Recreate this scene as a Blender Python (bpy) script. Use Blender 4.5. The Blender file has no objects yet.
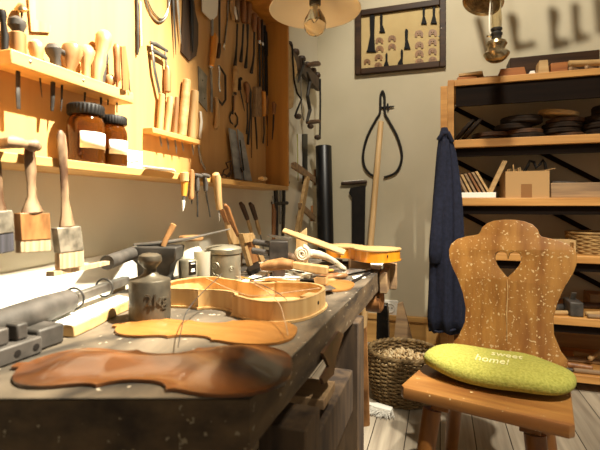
import bpy, bmesh, math, random
from mathutils import Vector as V, Matrix as M4
random.seed(7)
sc = bpy.context.scene
COL = sc.collection
PI = math.pi
TH = math.radians(18.0); CS, SN = math.cos(TH), math.sin(TH)
F = 430.0; HX, HY = 300.0, 205.0; EYE = 0.95
FWD = V((-SN, CS, 0)); RGT = V((CS, SN, 0)); UP = V((0, 0, 1)); CAM = V((0, 0, EYE))

def at(pl, px, py):
    """the point of a real plane of the room seen in photo pixel (px,py): ('x',v) left wall side, ('y',v) back side, ('z',v) level"""
    d = FWD + RGT*((px-HX)/F) + UP*((HY-py)/F)
    i = 'xyz'.index(pl[0])
    return CAM + d*((pl[1]-CAM[i])/d[i])
def zc(p): return (p-CAM).dot(FWD)
def cw(xc, z, h=0.0): return V((xc*CS - z*SN, xc*SN + z*CS, h))
NRM = {'x': V((1, 0, 0)), 'y': V((0, -1, 0)), 'z': V((0, 0, 1))}

# ------------------------------------------------------------ materials
def lin(h):
    h = h.lstrip('#'); o = []
    for i in (0, 2, 4):
        c = int(h[i:i+2], 16)/255
        o.append(c/12.92 if c <= .04045 else ((c+.055)/1.055)**2.4)
    return (*o, 1)
def newmat(name):
    m = bpy.data.materials.new(name); m.use_nodes = True
    nt = m.node_tree; b = nt.nodes['Principled BSDF']
    return m, nt, b
def noisy(name, c1, c2, rough=.6, scale=(8, 8, 8), nscale=1.0, detail=4, metal=0, bump=.15, coat=0, c3=None, spots=None, lo=.35, hi=.65, dist=.0, spec=.5):
    m, nt, b = newmat(name); N, L = nt.nodes, nt.links
    tc = N.new('ShaderNodeTexCoord'); mp = N.new('ShaderNodeMapping'); mp.inputs['Scale'].default_value = scale
    L.new(tc.outputs['Object'], mp.inputs['Vector'])
    no = N.new('ShaderNodeTexNoise'); no.inputs['Scale'].default_value = nscale; no.inputs['Detail'].default_value = detail
    no.inputs['Distortion'].default_value = dist
    L.new(mp.outputs[0], no.inputs['Vector'])
    cr = N.new('ShaderNodeValToRGB'); e = cr.color_ramp.elements
    e[0].position = lo; e[0].color = lin(c1); e[1].position = hi; e[1].color = lin(c2)
    if c3: x = e.new(min(hi+.12, 1)); x.color = lin(c3)
    L.new(no.outputs['Fac'], cr.inputs['Fac']); out = cr.outputs['Color']
    if spots:                       # flecks of chipped paint: (colour, scale, threshold)
        n2 = N.new('ShaderNodeTexNoise'); n2.inputs['Scale'].default_value = spots[1]; n2.inputs['Detail'].default_value = 2
        L.new(tc.outputs['Object'], n2.inputs['Vector'])
        r2 = N.new('ShaderNodeValToRGB'); r2.color_ramp.elements[0].position = spots[2]; r2.color_ramp.elements[1].position = spots[2]+.03
        L.new(n2.outputs['Fac'], r2.inputs['Fac'])
        mx = N.new('ShaderNodeMixRGB'); mx.inputs['Color2'].default_value = lin(spots[0])
        L.new(r2.outputs['Color'], mx.inputs['Fac']); L.new(out, mx.inputs['Color1']); out = mx.outputs['Color']
    L.new(out, b.inputs['Base Color'])
    b.inputs['Roughness'].default_value = rough; b.inputs['Metallic'].default_value = metal
    b.inputs['Coat Weight'].default_value = coat; b.inputs['Coat Roughness'].default_value = .08
    b.inputs['Specular IOR Level'].default_value = spec
    if bump:
        bp = N.new('ShaderNodeBump'); bp.inputs['Strength'].default_value = bump; bp.inputs['Distance'].default_value = .004
        L.new(no.outputs['Fac'], bp.inputs['Height']); L.new(bp.outputs[0], b.inputs['Normal'])
    return m
def wood(name, c1, c2, axis='z', rough=.5, k=60, **kw):
    s = [k, k, k]; s['xyz'.index(axis)] = k*.06
    return noisy(name, c1, c2, rough, tuple(s), 1.0, 5, **kw)
def plain(name, c, rough=.5, metal=0, **kw): return noisy(name, c, c, rough, metal=metal, bump=kw.pop('bump', 0), **kw)

MT = {}
MT['board'] = wood('tool_board_wood', '#bc8e54', '#c89b60', 'z', .55, 22, bump=.04)
MT['rail'] = wood('rail_pine', '#be9050', '#cea263', 'y', .5, 40, bump=.05)
MT['side'] = wood('side_wood', '#a8702c', '#c08638', 'z', .5, 26, bump=.05)
MT['pear'] = wood('pear_handle', '#7c5632', '#a67c50', 'z', .4, 50, bump=.05)
MT['light'] = wood('light_handle', '#a4804e', '#c2a070', 'z', .45, 50, bump=.05)
MT['orange'] = wood('orange_handle', '#c8822c', '#dd9c42', 'z', .4, 50, bump=.05)
MT['brown'] = wood('brown_handle', '#744a28', '#9c6a3c', 'z', .5, 50, bump=.08)
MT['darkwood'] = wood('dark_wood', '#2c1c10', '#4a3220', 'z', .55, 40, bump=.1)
MT['tan'] = wood('tan_wood', '#a98552', '#c6a470', 'x', .6, 40, bump=.08)
MT['oldboard'] = wood('old_board', '#7c6248', '#a5865f', 'x', .7, 40, bump=.15)
MT['shelf'] = wood('shelf_pine', '#b07a3c', '#cf9a55', 'x', .5, 30, bump=.05)
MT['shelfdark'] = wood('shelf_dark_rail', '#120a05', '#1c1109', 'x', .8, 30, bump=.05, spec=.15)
MT['redwood'] = wood('red_brown_block', '#80481c', '#a2642c', 'x', .55, 40, bump=.06)
MT['bench'] = noisy('bench_top_worn', '#2e271e', '#7a6c58', .75, (11, 5, 11), 1, 9, bump=.6, spots=('#b4a690', 70, .68), lo=.36, hi=.66, dist=.6)
MT['benchside'] = noisy('bench_side_dark', '#2a1f15', '#705a3e', .8, (18, 7, 26), 1, 9, bump=1.0, spots=('#94866c', 80, .67), lo=.3, hi=.75)
MT['benchleg'] = noisy('bench_leg_worn', '#30241a', '#5c4832', .8, (30, 30, 5), 1, 6, bump=.4)
MT['rawplate'] = wood('spruce_raw', '#94622c', '#a87438', 'x', .4, 70, bump=.03, coat=.2)
MT['varnish'] = noisy('varnish_brown', '#220f06', '#7c4a22', .3, (3, 11, 3), 1, 4, bump=.02, coat=.45, lo=.38, hi=.62, dist=.6)
MT['maple'] = wood('maple_rib', '#b8905a', '#caa670', 'z', .45, 50, bump=.03)
MT['amberv'] = wood('amber_varnish', '#c87a14', '#dc9222', 'z', .2, 40, bump=.02, coat=.6)
MT['dowel'] = wood('dowel_wood', '#cda670', '#dfbc88', 'z', .45, 40, bump=.03)
MT['palewood'] = wood('pale_wood', '#c0b192', '#dccfb2', 'x', .5, 40, bump=.05)
MT['steel'] = noisy('steel_grey', '#7d7a74', '#a8a49c', .35, (20, 20, 20), 1, 3, metal=.85, bump=.05)
MT['bright'] = noisy('steel_bright', '#c8c4ba', '#e2dfd6', .25, (20, 20, 20), 1, 3, metal=.8, bump=.02)
MT['iron'] = noisy('dark_iron', '#2a2723', '#45403a', .55, (30, 30, 30), 1, 4, metal=.4, bump=.15)
MT['cast'] = noisy('cast_grey_iron', '#3c3833', '#56504a', .6, (25, 25, 25), 1, 5, metal=.35, bump=.25)
MT['weight'] = noisy('weight_iron', '#443e34', '#665d4d', .45, (25, 25, 25), 1, 5, metal=.55, bump=.15)
MT['black'] = plain('black_lacquer', '#0c0b0a', .25)
MT['blackmat'] = noisy('black_matte', '#110e0c', '#1c1713', .6, (30, 30, 30), spec=.3)
MT['white'] = plain('white_plastic', '#e8e4d8', .4)
MT['paper'] = plain('paper_white', '#efebdf', .7)
MT['cream'] = plain('cream_enamel', '#e8dec6', .4)
MT['cord'] = plain('cord_dark', '#1a1612', .6)
MT['brass'] = noisy('old_brass', '#96805a', '#cdb994', .25, (25, 25, 25), metal=.9, bump=.05)
MT['ebony'] = plain('ebony', '#0a0807', .6, spec=.15)
MT['bridge'] = wood('bridge_maple', '#6e4a22', '#8c6232', 'z', .5, 80, bump=.03)
MT['mat'] = noisy('frame_mat', '#b39a68', '#bda673', .8, (6, 6, 6))
MT['framewood'] = wood('frame_wood', '#2a190c', '#402a16', 'x', .5, 40, spec=.2)
MT['navy'] = noisy('navy_cloth', '#101427', '#1b2036', .95, (60, 60, 60), bump=.3)
MT['green'] = noisy('green_wool', '#98983e', '#b4b054', .95, (160, 160, 160), 1, 6, bump=.6)
MT['stitch'] = plain('cream_stitch', '#e6e2a8', .9)
MT['chair'] = noisy('chair_worn_varnish', '#8a5a28', '#b0803f', .42, (30, 30, 3), 1, 6, bump=.08, coat=.1, spots=('#d8c090', 120, .635))
MT['chairseat'] = noisy('seat_worn_varnish', '#84552a', '#a8763c', .4, (4, 30, 30), 1, 6, bump=.08, coat=.15, spots=('#dcc08c', 60, .70))
MT['chairleg'] = wood('chair_leg_wood', '#74461a', '#945e26', 'z', .4, 30)
MT['wicker'] = noisy('wicker', '#66502f', '#a08458', .65, (40, 40, 40), bump=.2)
MT['wickerlight'] = noisy('wicker_light', '#8a6a3c', '#ad8a54', .65, (40, 40, 40), bump=.2)
MT['shaving'] = noisy('wood_shaving', '#e0bc84', '#f0dcb0', .7, (30, 30, 30), bump=0)
MT['card'] = plain('cardboard', '#b08a58', .75)
MT['cardtape'] = plain('cardboard_tape', '#8a5e2e', .5)
MT['bristle'] = noisy('bristle_tan', '#94785a', '#c0a682', .8, (120, 120, 6), bump=.5)
MT['bristledark'] = noisy('bristle_dark', '#2c2a2c', '#45424a', .8, (120, 120, 6), bump=.5)
MT['bristlepale'] = noisy('bristle_pale', '#a8a49a', '#d8d2c4', .8, (120, 120, 6), bump=.5)
MT['oldhandle'] = noisy('paint_stained_handle', '#4c3018', '#94795a', .6, (34, 34, 14), 1, 5, bump=.2, lo=.4, hi=.6)
MT['ferrule'] = noisy('stained_ferrule', '#5c564a', '#a09684', .5, (40, 40, 40), 1, 5, metal=.4, bump=.2)
MT['brushwood'] = noisy('brush_wood', '#5c3a1a', '#a07040', .5, (40, 40, 16), 1, 4, bump=.1)
MT['tin'] = noisy('old_tin', '#6e6858', '#a49c86', .4, (15, 15, 15), 1, 4, metal=.6, bump=.1)
MT['porcelain'] = plain('porcelain', '#ece4cf', .3)
MT['leather'] = noisy('leather_brown', '#3c2614', '#5c3c20', .6, (20, 20, 20), bump=.2)
MT['darkdisc'] = noisy('dark_disc', '#1a120c', '#30251b', .8, (25, 25, 60), 1, 4, bump=.3, spec=.2)
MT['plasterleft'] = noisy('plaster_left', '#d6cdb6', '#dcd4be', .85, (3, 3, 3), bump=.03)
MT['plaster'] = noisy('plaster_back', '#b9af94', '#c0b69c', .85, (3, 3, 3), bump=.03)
MT['ceil'] = plain('ceiling_plaster', '#b8aa88', .9)
MT['base'] = wood('baseboard_pine', '#a87c42', '#c29656', 'x', .5, 26)
MT['tube'] = plain('black_tube', '#08080a', .38)
MT['bluegrey'] = noisy('blue_grey_steel', '#7c8086', '#a4a8ae', .4, (12, 12, 30), 1, 4, metal=.5, bump=.08)

def glass(name, c, rough=.02, trans=1.0):
    m, nt, b = newmat(name); b.inputs['Base Color'].default_value = lin(c); b.inputs['Roughness'].default_value = rough
    b.inputs['Transmission Weight'].default_value = trans; b.inputs['IOR'].default_value = 1.45
    return m
MT['amber'] = glass('amber_glass', '#5e340e', .05, .6)
MT['clear'] = glass('clear_glass', '#f4ecd8')
MT['liquid'] = plain('dark_syrup', '#2e1605', .3)
MT['frosted'] = glass('cloudy_glass', '#d8d0bc', .35, .6)

def planks(name):
    m, nt, b = newmat(name); N, L = nt.nodes, nt.links
    tc = N.new('ShaderNodeTexCoord')
    sp = N.new('ShaderNodeSeparateXYZ'); L.new(tc.outputs['Object'], sp.inputs[0])
    mu = N.new('ShaderNodeMath'); mu.operation = 'MULTIPLY'; mu.inputs[1].default_value = 1/.135; L.new(sp.outputs['X'], mu.inputs[0])
    fl = N.new('ShaderNodeMath'); fl.operation = 'FLOOR'; L.new(mu.outputs[0], fl.inputs[0])
    fr = N.new('ShaderNodeMath'); fr.operation = 'FRACT'; L.new(mu.outputs[0], fr.inputs[0])
    wn = N.new('ShaderNodeTexWhiteNoise'); wn.noise_dimensions = '1D'; L.new(fl.outputs[0], wn.inputs['W'])
    mp = N.new('ShaderNodeMapping'); mp.inputs['Scale'].default_value = (40, 2.2, 1); L.new(tc.outputs['Object'], mp.inputs[0])
    ad = N.new('ShaderNodeVectorMath'); ad.operation = 'ADD'; L.new(mp.outputs[0], ad.inputs[0]); L.new(wn.outputs['Color'], ad.inputs[1])
    no = N.new('ShaderNodeTexNoise'); no.inputs['Scale'].default_value = 1; no.inputs['Detail'].default_value = 5; L.new(ad.outputs[0], no.inputs['Vector'])
    cr = N.new('ShaderNodeValToRGB'); e = cr.color_ramp.elements
    e[0].position = .3; e[0].color = lin('#8f8270'); e[1].position = .7; e[1].color = lin('#b9ac96'); L.new(no.outputs['Fac'], cr.inputs[0])
    hs = N.new('ShaderNodeHueSaturation'); L.new(cr.outputs[0], hs.inputs['Color'])
    ma = N.new('ShaderNodeMapRange'); ma.inputs['To Min'].default_value = .85; ma.inputs['To Max'].default_value = 1.12; L.new(wn.outputs['Value'], ma.inputs['Value'])
    L.new(ma.outputs[0], hs.inputs['Value'])
    ed = N.new('ShaderNodeMath'); ed.operation = 'COMPARE'; ed.inputs[1].default_value = 0; ed.inputs[2].default_value = .03; L.new(fr.outputs[0], ed.inputs[0])
    mx = N.new('ShaderNodeMixRGB'); mx.inputs['Color2'].default_value = lin('#2e261c'); L.new(ed.outputs[0], mx.inputs['Fac']); L.new(hs.outputs[0], mx.inputs['Color1'])
    L.new(mx.outputs[0], b.inputs['Base Color']); b.inputs['Roughness'].default_value = .55
    return m
MT['floor'] = planks('floor_planks')

# ------------------------------------------------------------ mesh building
class B:
    def __init__(s): s.bm = bmesh.new()
    def _ring(s, pts): return [s.bm.verts.new(p) for p in pts]
    def _bridge(s, a, b, closed=True):
        n = len(a)
        for i in range(n if closed else n-1):
            j = (i+1) % n
            s.bm.faces.new((a[i], a[j], b[j], b[i]))
    def rings(s, rs, cap=True):
        R = [s._ring(r) for r in rs]
        for a, b in zip(R, R[1:]): s._bridge(a, b)
        if cap:
            s.bm.faces.new(R[0][::-1]); s.bm.faces.new(R[-1])
        return s
    def tube(s, pts, rad, seg=10, n=None, flat=1.0, rnd=True, square=False):
        pts = [V(p) for p in pts]
        if not hasattr(rad, '__len__'): rad = [rad]*len(pts)
        rad = list(rad)
        if rnd:
            d0 = (pts[0]-pts[1]).normalized(); d1 = (pts[-1]-pts[-2]).normalized()
            pts = [pts[0]+d0*rad[0]*.25*min(1, 1)] + pts + [pts[-1]+d1*rad[-1]*.25]
            rad = [rad[0]*.65] + rad + [rad[-1]*.65]
        rs = []; N = len(pts)
        ref = n
        for i in range(N):
            t = (pts[min(i+1, N-1)]-pts[max(i-1, 0)])
            if t.length < 1e-9: t = V((0, 0, 1))
            t.normalize()
            if ref is None: ref = V((0, 0, 1)) if abs(t.z) < .9 else V((1, 0, 0))
            nn = ref - t*ref.dot(t)
            if nn.length < 1e-4: nn = t.orthogonal()
            nn.normalize(); bb = t.cross(nn)
            if n is None: ref = nn
            ring = []
            for k in range(seg):
                a = 2*PI*(k+.5)/seg
                ca, sa = math.cos(a), math.sin(a)
                if square: q = 1/max(abs(ca), abs(sa)); ca *= q; sa *= q
                ring.append(pts[i] + bb*(ca*rad[i]) + nn*(sa*rad[i]*flat))
            rs.append(ring)
        return s.rings(rs)
    def box(s, c, d, m=None):
        c = V(c); m = m or M4.Identity(3); vs = []
        for x in (-.5, .5):
            for y in (-.5, .5):
                for z in (-.5, .5): vs.append(s.bm.verts.new(c + m @ V((x*d[0], y*d[1], z*d[2]))))
        for f in ((0, 1, 3, 2), (4, 6, 7, 5), (0, 4, 5, 1), (2, 3, 7, 6), (0, 2, 6, 4), (1, 5, 7, 3)):
            s.bm.faces.new([vs[i] for i in f])
        return s
    def span(s, a, b): # box from corner to corner
        a, b = V(a), V(b); return s.box((a+b)/2, (b-a))
    def lathe(s, prof, o, axis=(0, 0, 1), seg=24, cap=True):
        ax = V(axis).normalized(); q = ax.to_track_quat('Z', 'Y').to_matrix(); o = V(o)
        return s.rings([[o + q @ V((max(r, 1e-4)*math.cos(2*PI*k/seg), max(r, 1e-4)*math.sin(2*PI*k/seg), z)) for k in range(seg)] for r, z in prof], cap)
    def prism(s, pts, ext):
        a = [V(p) for p in pts]; e = V(ext)
        s.rings([a, [p+e for p in a]]); return s

ROOT = {}
def finish(name, b, mat, parent=None, bev=0, ang=40, sub=0, loc=None):
    bm = b.bm if isinstance(b, B) else b
    bmesh.ops.recalc_face_normals(bm, faces=bm.faces)
    me = bpy.data.meshes.new(name)
    o = bpy.data.objects.new(name, me); COL.objects.link(o)
    if parent is not None:
        r = parent
        while r.parent: r = r.parent
        mw = ROOT[r.name]
        bm.transform(mw.inverted()); o.parent = parent
    else:
        if loc is None:
            xs = [v.co for v in bm.verts]
            loc = V(((min(v.x for v in xs)+max(v.x for v in xs))/2, (min(v.y for v in xs)+max(v.y for v in xs))/2, min(v.z for v in xs)))
        loc = V(loc); bm.transform(M4.Translation(-loc)); o.location = loc; ROOT[o.name] = M4.Translation(loc)
    bm.to_mesh(me); bm.free()
    me.materials.append(MT[mat] if isinstance(mat, str) else mat)
    me.polygons.foreach_set('use_smooth', [True]*len(me.polygons))
    me.set_sharp_from_angle(angle=math.radians(ang))
    if bev:
        md = o.modifiers.new('bevel', 'BEVEL'); md.width = bev; md.segments = 2; md.limit_method = 'ANGLE'; md.angle_limit = math.radians(50)
    if sub:
        md = o.modifiers.new('sub', 'SUBSURF'); md.levels = sub; md.render_levels = sub
    return o
def tag(o, label, cat, group=None):
    o['label'] = label; o['category'] = cat
    if group: o['group'] = group
    return o
def thing(name, label, cat, loc, rotz=0, group=None):
    o = bpy.data.objects.new(name, None); COL.objects.link(o); o.empty_display_size = .05
    o.location = V(loc); o.rotation_euler = (0, 0, rotz)
    ROOT[o.name] = M4.Translation(V(loc)) @ M4.Rotation(rotz, 4, 'Z')
    return tag(o, label, cat, group)
def solid(name, label, cat, b, mat, group=None, **kw): return tag(finish(name, b, mat, None, **kw), label, cat, group)
def struct(name, b, mat, parent=None, **kw):
    o = finish(name, b, mat, parent, **kw)
    if parent is None: o['kind'] = 'structure'
    return o
def loops2d(loops, thick, m, bev=0):
    """flat shape with holes: filled 2D curve, extruded, placed by matrix m (local xy = shape, z = thickness)"""
    cu = bpy.data.curves.new('tmp', 'CURVE'); cu.dimensions = '2D'; cu.fill_mode = 'BOTH'; cu.extrude = thick/2-bev; cu.bevel_depth = bev; cu.bevel_resolution = 1
    for lp in loops:
        sp = cu.splines.new('POLY'); sp.points.add(len(lp)-1)
        for p, q in zip(sp.points, lp): p.co = (q[0], q[1], 0, 1)
        sp.use_cyclic_u = True
    o = bpy.data.objects.new('tmp', cu)
    me = bpy.data.meshes.new_from_object(o)
    b = B(); b.bm.from_mesh(me); bmesh.ops.remove_doubles(b.bm, verts=b.bm.verts, dist=1e-6)
    b.bm.transform(m)
    bpy.data.objects.remove(o); bpy.data.curves.remove(cu); bpy.data.meshes.remove(me)
    return b
def text_mesh(body, size, ext):
    cu = bpy.data.curves.new('tmp', 'FONT'); cu.body = body; cu.size = size; cu.extrude = ext; cu.align_x = 'CENTER'; cu.resolution_u = 3
    o = bpy.data.objects.new('tmp', cu); me = bpy.data.meshes.new_from_object(o)
    b = B(); b.bm.from_mesh(me)
    bpy.data.objects.remove(o); bpy.data.curves.remove(cu); bpy.data.meshes.remove(me)
    return b
def px_tube(pl, pts, flat=1.0, seg=10, b=None, lift=0.0, square=False, rnd=True):
    P = []; R = []
    for q in pts:
        p = at(pl, q[0], q[1]); r = q[2]*zc(p)/F
        P.append(p + NRM[pl[0]]*(lift + (q[3] if len(q) > 3 else 0))); R.append(r)
    return (b or B()).tube(P, R, seg, NRM[pl[0]], flat, square=square, rnd=rnd)
def cr(pts, k=5):
    o = []; n = len(pts)
    for i in range(n-1):
        p = [pts[max(i-1, 0)], pts[i], pts[i+1], pts[min(i+2, n-1)]]
        for j in range(k):
            t = j/k
            o.append(tuple(.5*(2*b+(c-a)*t+(2*a-5*b+4*c-d)*t*t+(3*b-a-3*c+d)*t**3) for a, b, c, d in zip(*p)))
    o.append(tuple(pts[-1])); return o
def px_slab(pl, pts, thick, b=None):
    P = [at(pl, x, y) for x, y in pts]
    return (b or B()).prism(P, NRM[pl[0]]*thick)
def hang(name, label, cat, pl, parts, group=None, snap=None):
    """a tool lying against a plane; parts: (name, material, [(px,py,radius_px)...], flat | 'slab:thick')"""
    bs = []
    for q in parts:
        nm, mt, pts = q[:3]; fl = q[3] if len(q) > 3 else 1.0
        if isinstance(fl, str): b = px_slab(pl, pts, float(fl[5:]))
        else: b = px_tube(pl, pts, fl)
        bs.append((nm, mt, b))
    if snap is not None:
        i = 'xyz'.index(pl[0]); sg = 1 if NRM[pl[0]][i] > 0 else -1
        val = min(sg*v.co[i] for _, _, b in bs for v in b.bm.verts)*sg
        d = V((0, 0, 0)); d[i] = snap - val + sg*.0006
        for _, _, b in bs: b.bm.transform(M4.Translation(d))
    if len(bs) == 1: return solid(name, label, cat, bs[0][2], bs[0][1], group)
    allv = [v.co for _, _, b in bs for v in b.bm.verts]
    base = V((sum(v.x for v in allv)/len(allv), sum(v.y for v in allv)/len(allv), min(v.z for v in allv)))
    t = thing(name, label, cat, base, 0, group)
    for nm, mt, b in bs: finish(nm, b, mt, t)
    return t
# ------------------------------------------------------------ the room
WL, WB, CZ = -.84, 3.0, 3.3
struct('floor', B().span((-1.0, -1.5, -.05), (3.2, 3.1, 0)), 'floor', loc=(0, 0, 0))
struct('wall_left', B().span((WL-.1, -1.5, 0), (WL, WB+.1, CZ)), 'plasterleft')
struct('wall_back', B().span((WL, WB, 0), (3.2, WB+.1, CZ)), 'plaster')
struct('ceiling', B().span((WL-.1, -1.5, CZ), (3.2, WB+.1, CZ+.08)), 'ceil')
struct('baseboard_back', B().span((WL, WB-.022, 0), (3.2, WB, .165)).span((WL, WB-.034, .165), (3.2, WB, .2)), 'base', bev=.003)
struct('baseboard_left', B().span((WL, -1.5, 0), (WL+.02, WB-.034, .18)), 'base', bev=.003)

# ------------------------------------------------------------ tool cabinet on the left wall
BX = -.81
tb = thing('tool_cabinet', 'shallow open wooden tool cabinet mounted along the left wall above the workbench', 'tool cabinet', (BX, .9, 1.02))
finish('back_panel', B().span((WL, -.6, 1.0217), (BX, 1.97, 1.86)), 'board', tb)
finish('top_panel', B().span((BX, -.6, 1.837), (-.695, 1.97, 1.86)), 'side', tb, bev=.002)
finish('side_panel', B().span((BX, 1.95, 1.0405), (-.695, 1.97, 1.837)), 'side', tb, bev=.002)
finish('bottom_shelf', B().span((BX, -.6, 1.0217), (-.70, 1.975, 1.0403)), 'rail', tb, bev=.002)
SH = 1.0405
rl = thing('tool_rail', 'long narrow pine rail holding a row of knobbed wooden handles, upper left', 'tool rail', (BX, .76, 1.211))
finish('rail', B().span((BX+.0005, .59, 1.211), (-.753, .925, 1.24)), 'rail', rl, bev=.003)
for Y in (.63, .76): finish('screw', B().lathe([(.003, 0), (.003, .0012), (.0015, .002)], (-.753, Y, 1.227), (1, 0, 0), 10), 'steel', rl)
RT, RB = 1.2405, 1.2105
RP = ('x', -.78)
def rail_tool(name, label, hm, hp, blade=None, bm_='iron', flat=1.0, extra=None, cat='chisel'):
    """a tool stuck through the upper rail: handle above it, blade below"""
    hb = px_tube(RP, hp, 1.0, 14)
    dz = RT - min(v.co.z for v in hb.bm.verts); hb.bm.transform(M4.Translation((0, 0, dz)))
    t = thing(name, label, cat, at(RP, hp[-1][0], hp[-1][1]))
    finish('handle', hb, hm, t)
    if extra:
        for nm, mt, pts in extra:
            e = px_tube(RP, pts, 1.0, 12); e.bm.transform(M4.Translation((0, 0, dz))); finish(nm, e, mt, t)
    if blade:
        bb = px_tube(RP, blade, flat, 8)
        bb.bm.transform(M4.Translation((0, 0, RB - max(v.co.z for v in bb.bm.verts)))); finish('blade', bb, bm_, t)
    return t
G1 = 'handled tools standing in the upper rail'
rail_tool('burnisher', 'black ball-topped tool at the far left end of the upper rail', 'blackmat', [(1, 6, 4), (2, 12, 4.4), (3, 18, 2.6), (5, 32, 3.6), (5, 46, 3)], cat='hand tool')
rail_tool('awl', 'stout wooden handle topped by a dark round knob with a hole, left on upper rail', 'pear', [(17.5, 28, 7.6), (18, 36, 7.6), (18.5, 48, 7.2)],
          [(18, 70, 2.4), (18, 92, 2.4), (18.5, 107, 2.2)], 'cast', .5, [('knob', 'cast', [(17, 12, 4.5), (17, 15, 8.2), (17, 20, 8.6), (18, 25, 5.5), (18, 28, 5)])], cat='awl')
rail_tool('bradawl', 'round pale wooden mushroom handle just right of the dark-knobbed one on the upper rail', 'light', [(36, 38, 4), (36, 41, 7), (36, 46, 7.4), (36.5, 52, 6), (37, 58, 5.2)], [(40, 74, 1), (41, 84, .6), (42, 93, .3)], cat='awl')
rail_tool('hand_vise', 'dark grey metal hand vise with a side lug standing in the upper rail', 'cast', [(52, 42, 5), (53, 46, 8), (53.5, 51, 7), (55, 56, 5), (56, 65, 5)], [(53, 80, 2.4), (52.5, 100, 2), (52, 108, 1.4)],
          extra=[('lug', 'cast', [(57, 47, 3), (63, 50, 2.6), (64, 53, 1.6)])], cat='vise')
rail_tool('graver', 'fat pear-shaped brown handle in the middle of the upper rail', 'pear', [(72, 43, 5), (72.5, 46, 9), (72, 52, 10.4), (70.5, 60, 8), (69.5, 68, 5.6), (69, 72, 5)], [(62, 86, 1.2), (61.5, 104, 1), (61, 112, .5)])
rail_tool('graver', 'slimmer pear-shaped golden handle right of the fattest one on the upper rail', 'light', [(87, 44, 5), (87, 48, 7.6), (86.5, 54, 7), (85.8, 62, 4.6), (86, 72, 4.2), (86, 76, 4.2)], [(85, 92, 1.2), (84.5, 104, .8)])
rail_tool('burnisher', 'tallest pale bulbous handle leaning at the back of the upper rail', 'light', [(105, 27, 6), (104, 31, 8), (103, 37, 7.6), (101, 46, 5), (99, 58, 6.5), (97, 70, 5), (97, 76, 5)], cat='hand tool')
rail_tool('burnisher', 'slim dark steel-topped handle before the tallest pale one on the upper rail', 'cast', [(104, 49, 3.6), (104, 53, 4.6), (103, 60, 3.6), (102, 70, 4), (101.5, 80, 3)], [(101, 96, 1.2), (101, 103, 1)], cat='hand tool')
rail_tool('graver', 'small low ball-shaped handle peeping out near the right end of the upper rail', 'pear', [(110, 70, 3), (110, 73, 4.6), (110, 77, 5), (109, 81, 3.4)], [(108, 96, 1), (108, 101, .6)])
rail_tool('graver', 'slender turned handle with a thin ferrule near the right end of the upper rail', 'brown', [(116.5, 38, 2.5), (116.5, 42, 3.8), (117, 52, 3.4), (117, 64, 3), (117.5, 73, 3.4), (117, 76, 1.5), (117, 84, 1)], [(117, 98, .9), (117, 108, .6)])
# flat sticks and hung pieces left part of the board
hang('scraper', 'flat narrow brown scraper stick at the right end of the upper rail', 'scraper', ('x', -.74), [('stick', 'brown', [(123, 46), (127, 46), (131, 74), (130.5, 90), (124.5, 90)], 'slab:.004'), ('blade', 'steel', [(131, 76, 1.2), (132, 83, .9), (132.8, 92, .6)])], snap=-.752)
hang('template', 'pale wooden template with dark edges hung above the upper rail', 'template', RP, [('template', 'light', [(36, -30), (44, -30), (45, 18), (60, 24), (59.5, 31), (40.5, 30), (38.5, 8)], 'slab:.005')], snap=BX)
hang('hanging_bell_cup', 'small brass cup on a thin rod hanging above the upper rail', 'brass cup', RP, [('cup', 'brass', [(26, 2, 2), (26.5, 5, 4), (27, 8, 6.5), (27.5, 9.5, 6.8)], 1.0), ('rod', 'iron', [(28, 9.5, 1.2), (27.5, 20, .8), (28, 36, .6)])], snap=BX)
W = ('x', BX)
def hg(name, label, cat, parts, group=None): return hang(name, label, cat, W, parts, group, snap=BX)
hg('needle_file', 'thin dark upright stick hung alone between the rail and the wire loop', 'file', [('tang', 'iron', [(135, -10, 1.4), (136, 20, 1.7), (136, 50, 1.6), (136, 55, .8)]), ('handle', 'paper', [(139, 2, .8), (140, 46, .8)], .6)])
# wire ring calliper
t = hg('wire_coil', 'thin double steel wire loop hung at the top of the board', 'wire loop', [
    ('wire', 'steel', cr([(143, -6, .8), (146, 6, .8), (151, 16, .8), (157, 22, .9), (163, 20, .9), (167, 12, .8), (167.5, -4, .8)])),
    ('wire', 'steel', cr([(145, -6, .7), (149, 6, .7), (154, 14, .7), (160, 19, .7), (165, 14, .7), (168.5, 4, .7), (169, -6, .7)]))])
hg('dividers', 'large steel dividers with two long pointed legs at the top of the board', 'dividers', [
    ('leg', 'iron', [(170.5, -14, 2.2), (171.5, 10, 1.8), (173, 40, 1), (173.6, 55, .3)], .6), ('leg', 'bright', [(174, -14, 2.4), (176, 12, 2), (178, 34, 1.2), (179, 44, .4)], .6),
    ('joint', 'iron', [(170, -18, 4), (174, -18, 4)], .6)])
hg('knife_and_shadow', 'dark narrow blade with its shadow as a broad brown slab behind it, top of the board', 'knife', [
    ('paddle', 'darkwood', [(182, -10), (192, -10), (194, 12), (197, 24), (197, 44), (195, 56), (188, 61), (180, 52), (181, 24)], 'slab:.005'),  # flat dark slab standing in for a rounded shadow on the board
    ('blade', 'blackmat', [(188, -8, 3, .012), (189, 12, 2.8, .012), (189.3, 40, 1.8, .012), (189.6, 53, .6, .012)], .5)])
hg('palette_knife', 'broad white-bladed spatula with an orange wooden handle at the top of the board', 'spatula', [
    ('blade', 'white', [(198, -14), (213.5, -14), (214, 6), (213, 16), (209, 20.5), (206, 20), (198, 12)], 'slab:.003'), ('shank', 'steel', [(208.4, 20, 1.6), (208.6, 36, 1.5)]),
    ('handle', 'orange', [(209.5, 35, 3), (211, 38, 3.8), (209.8, 55, 3.2), (208.2, 66, 2.8)])])
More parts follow.
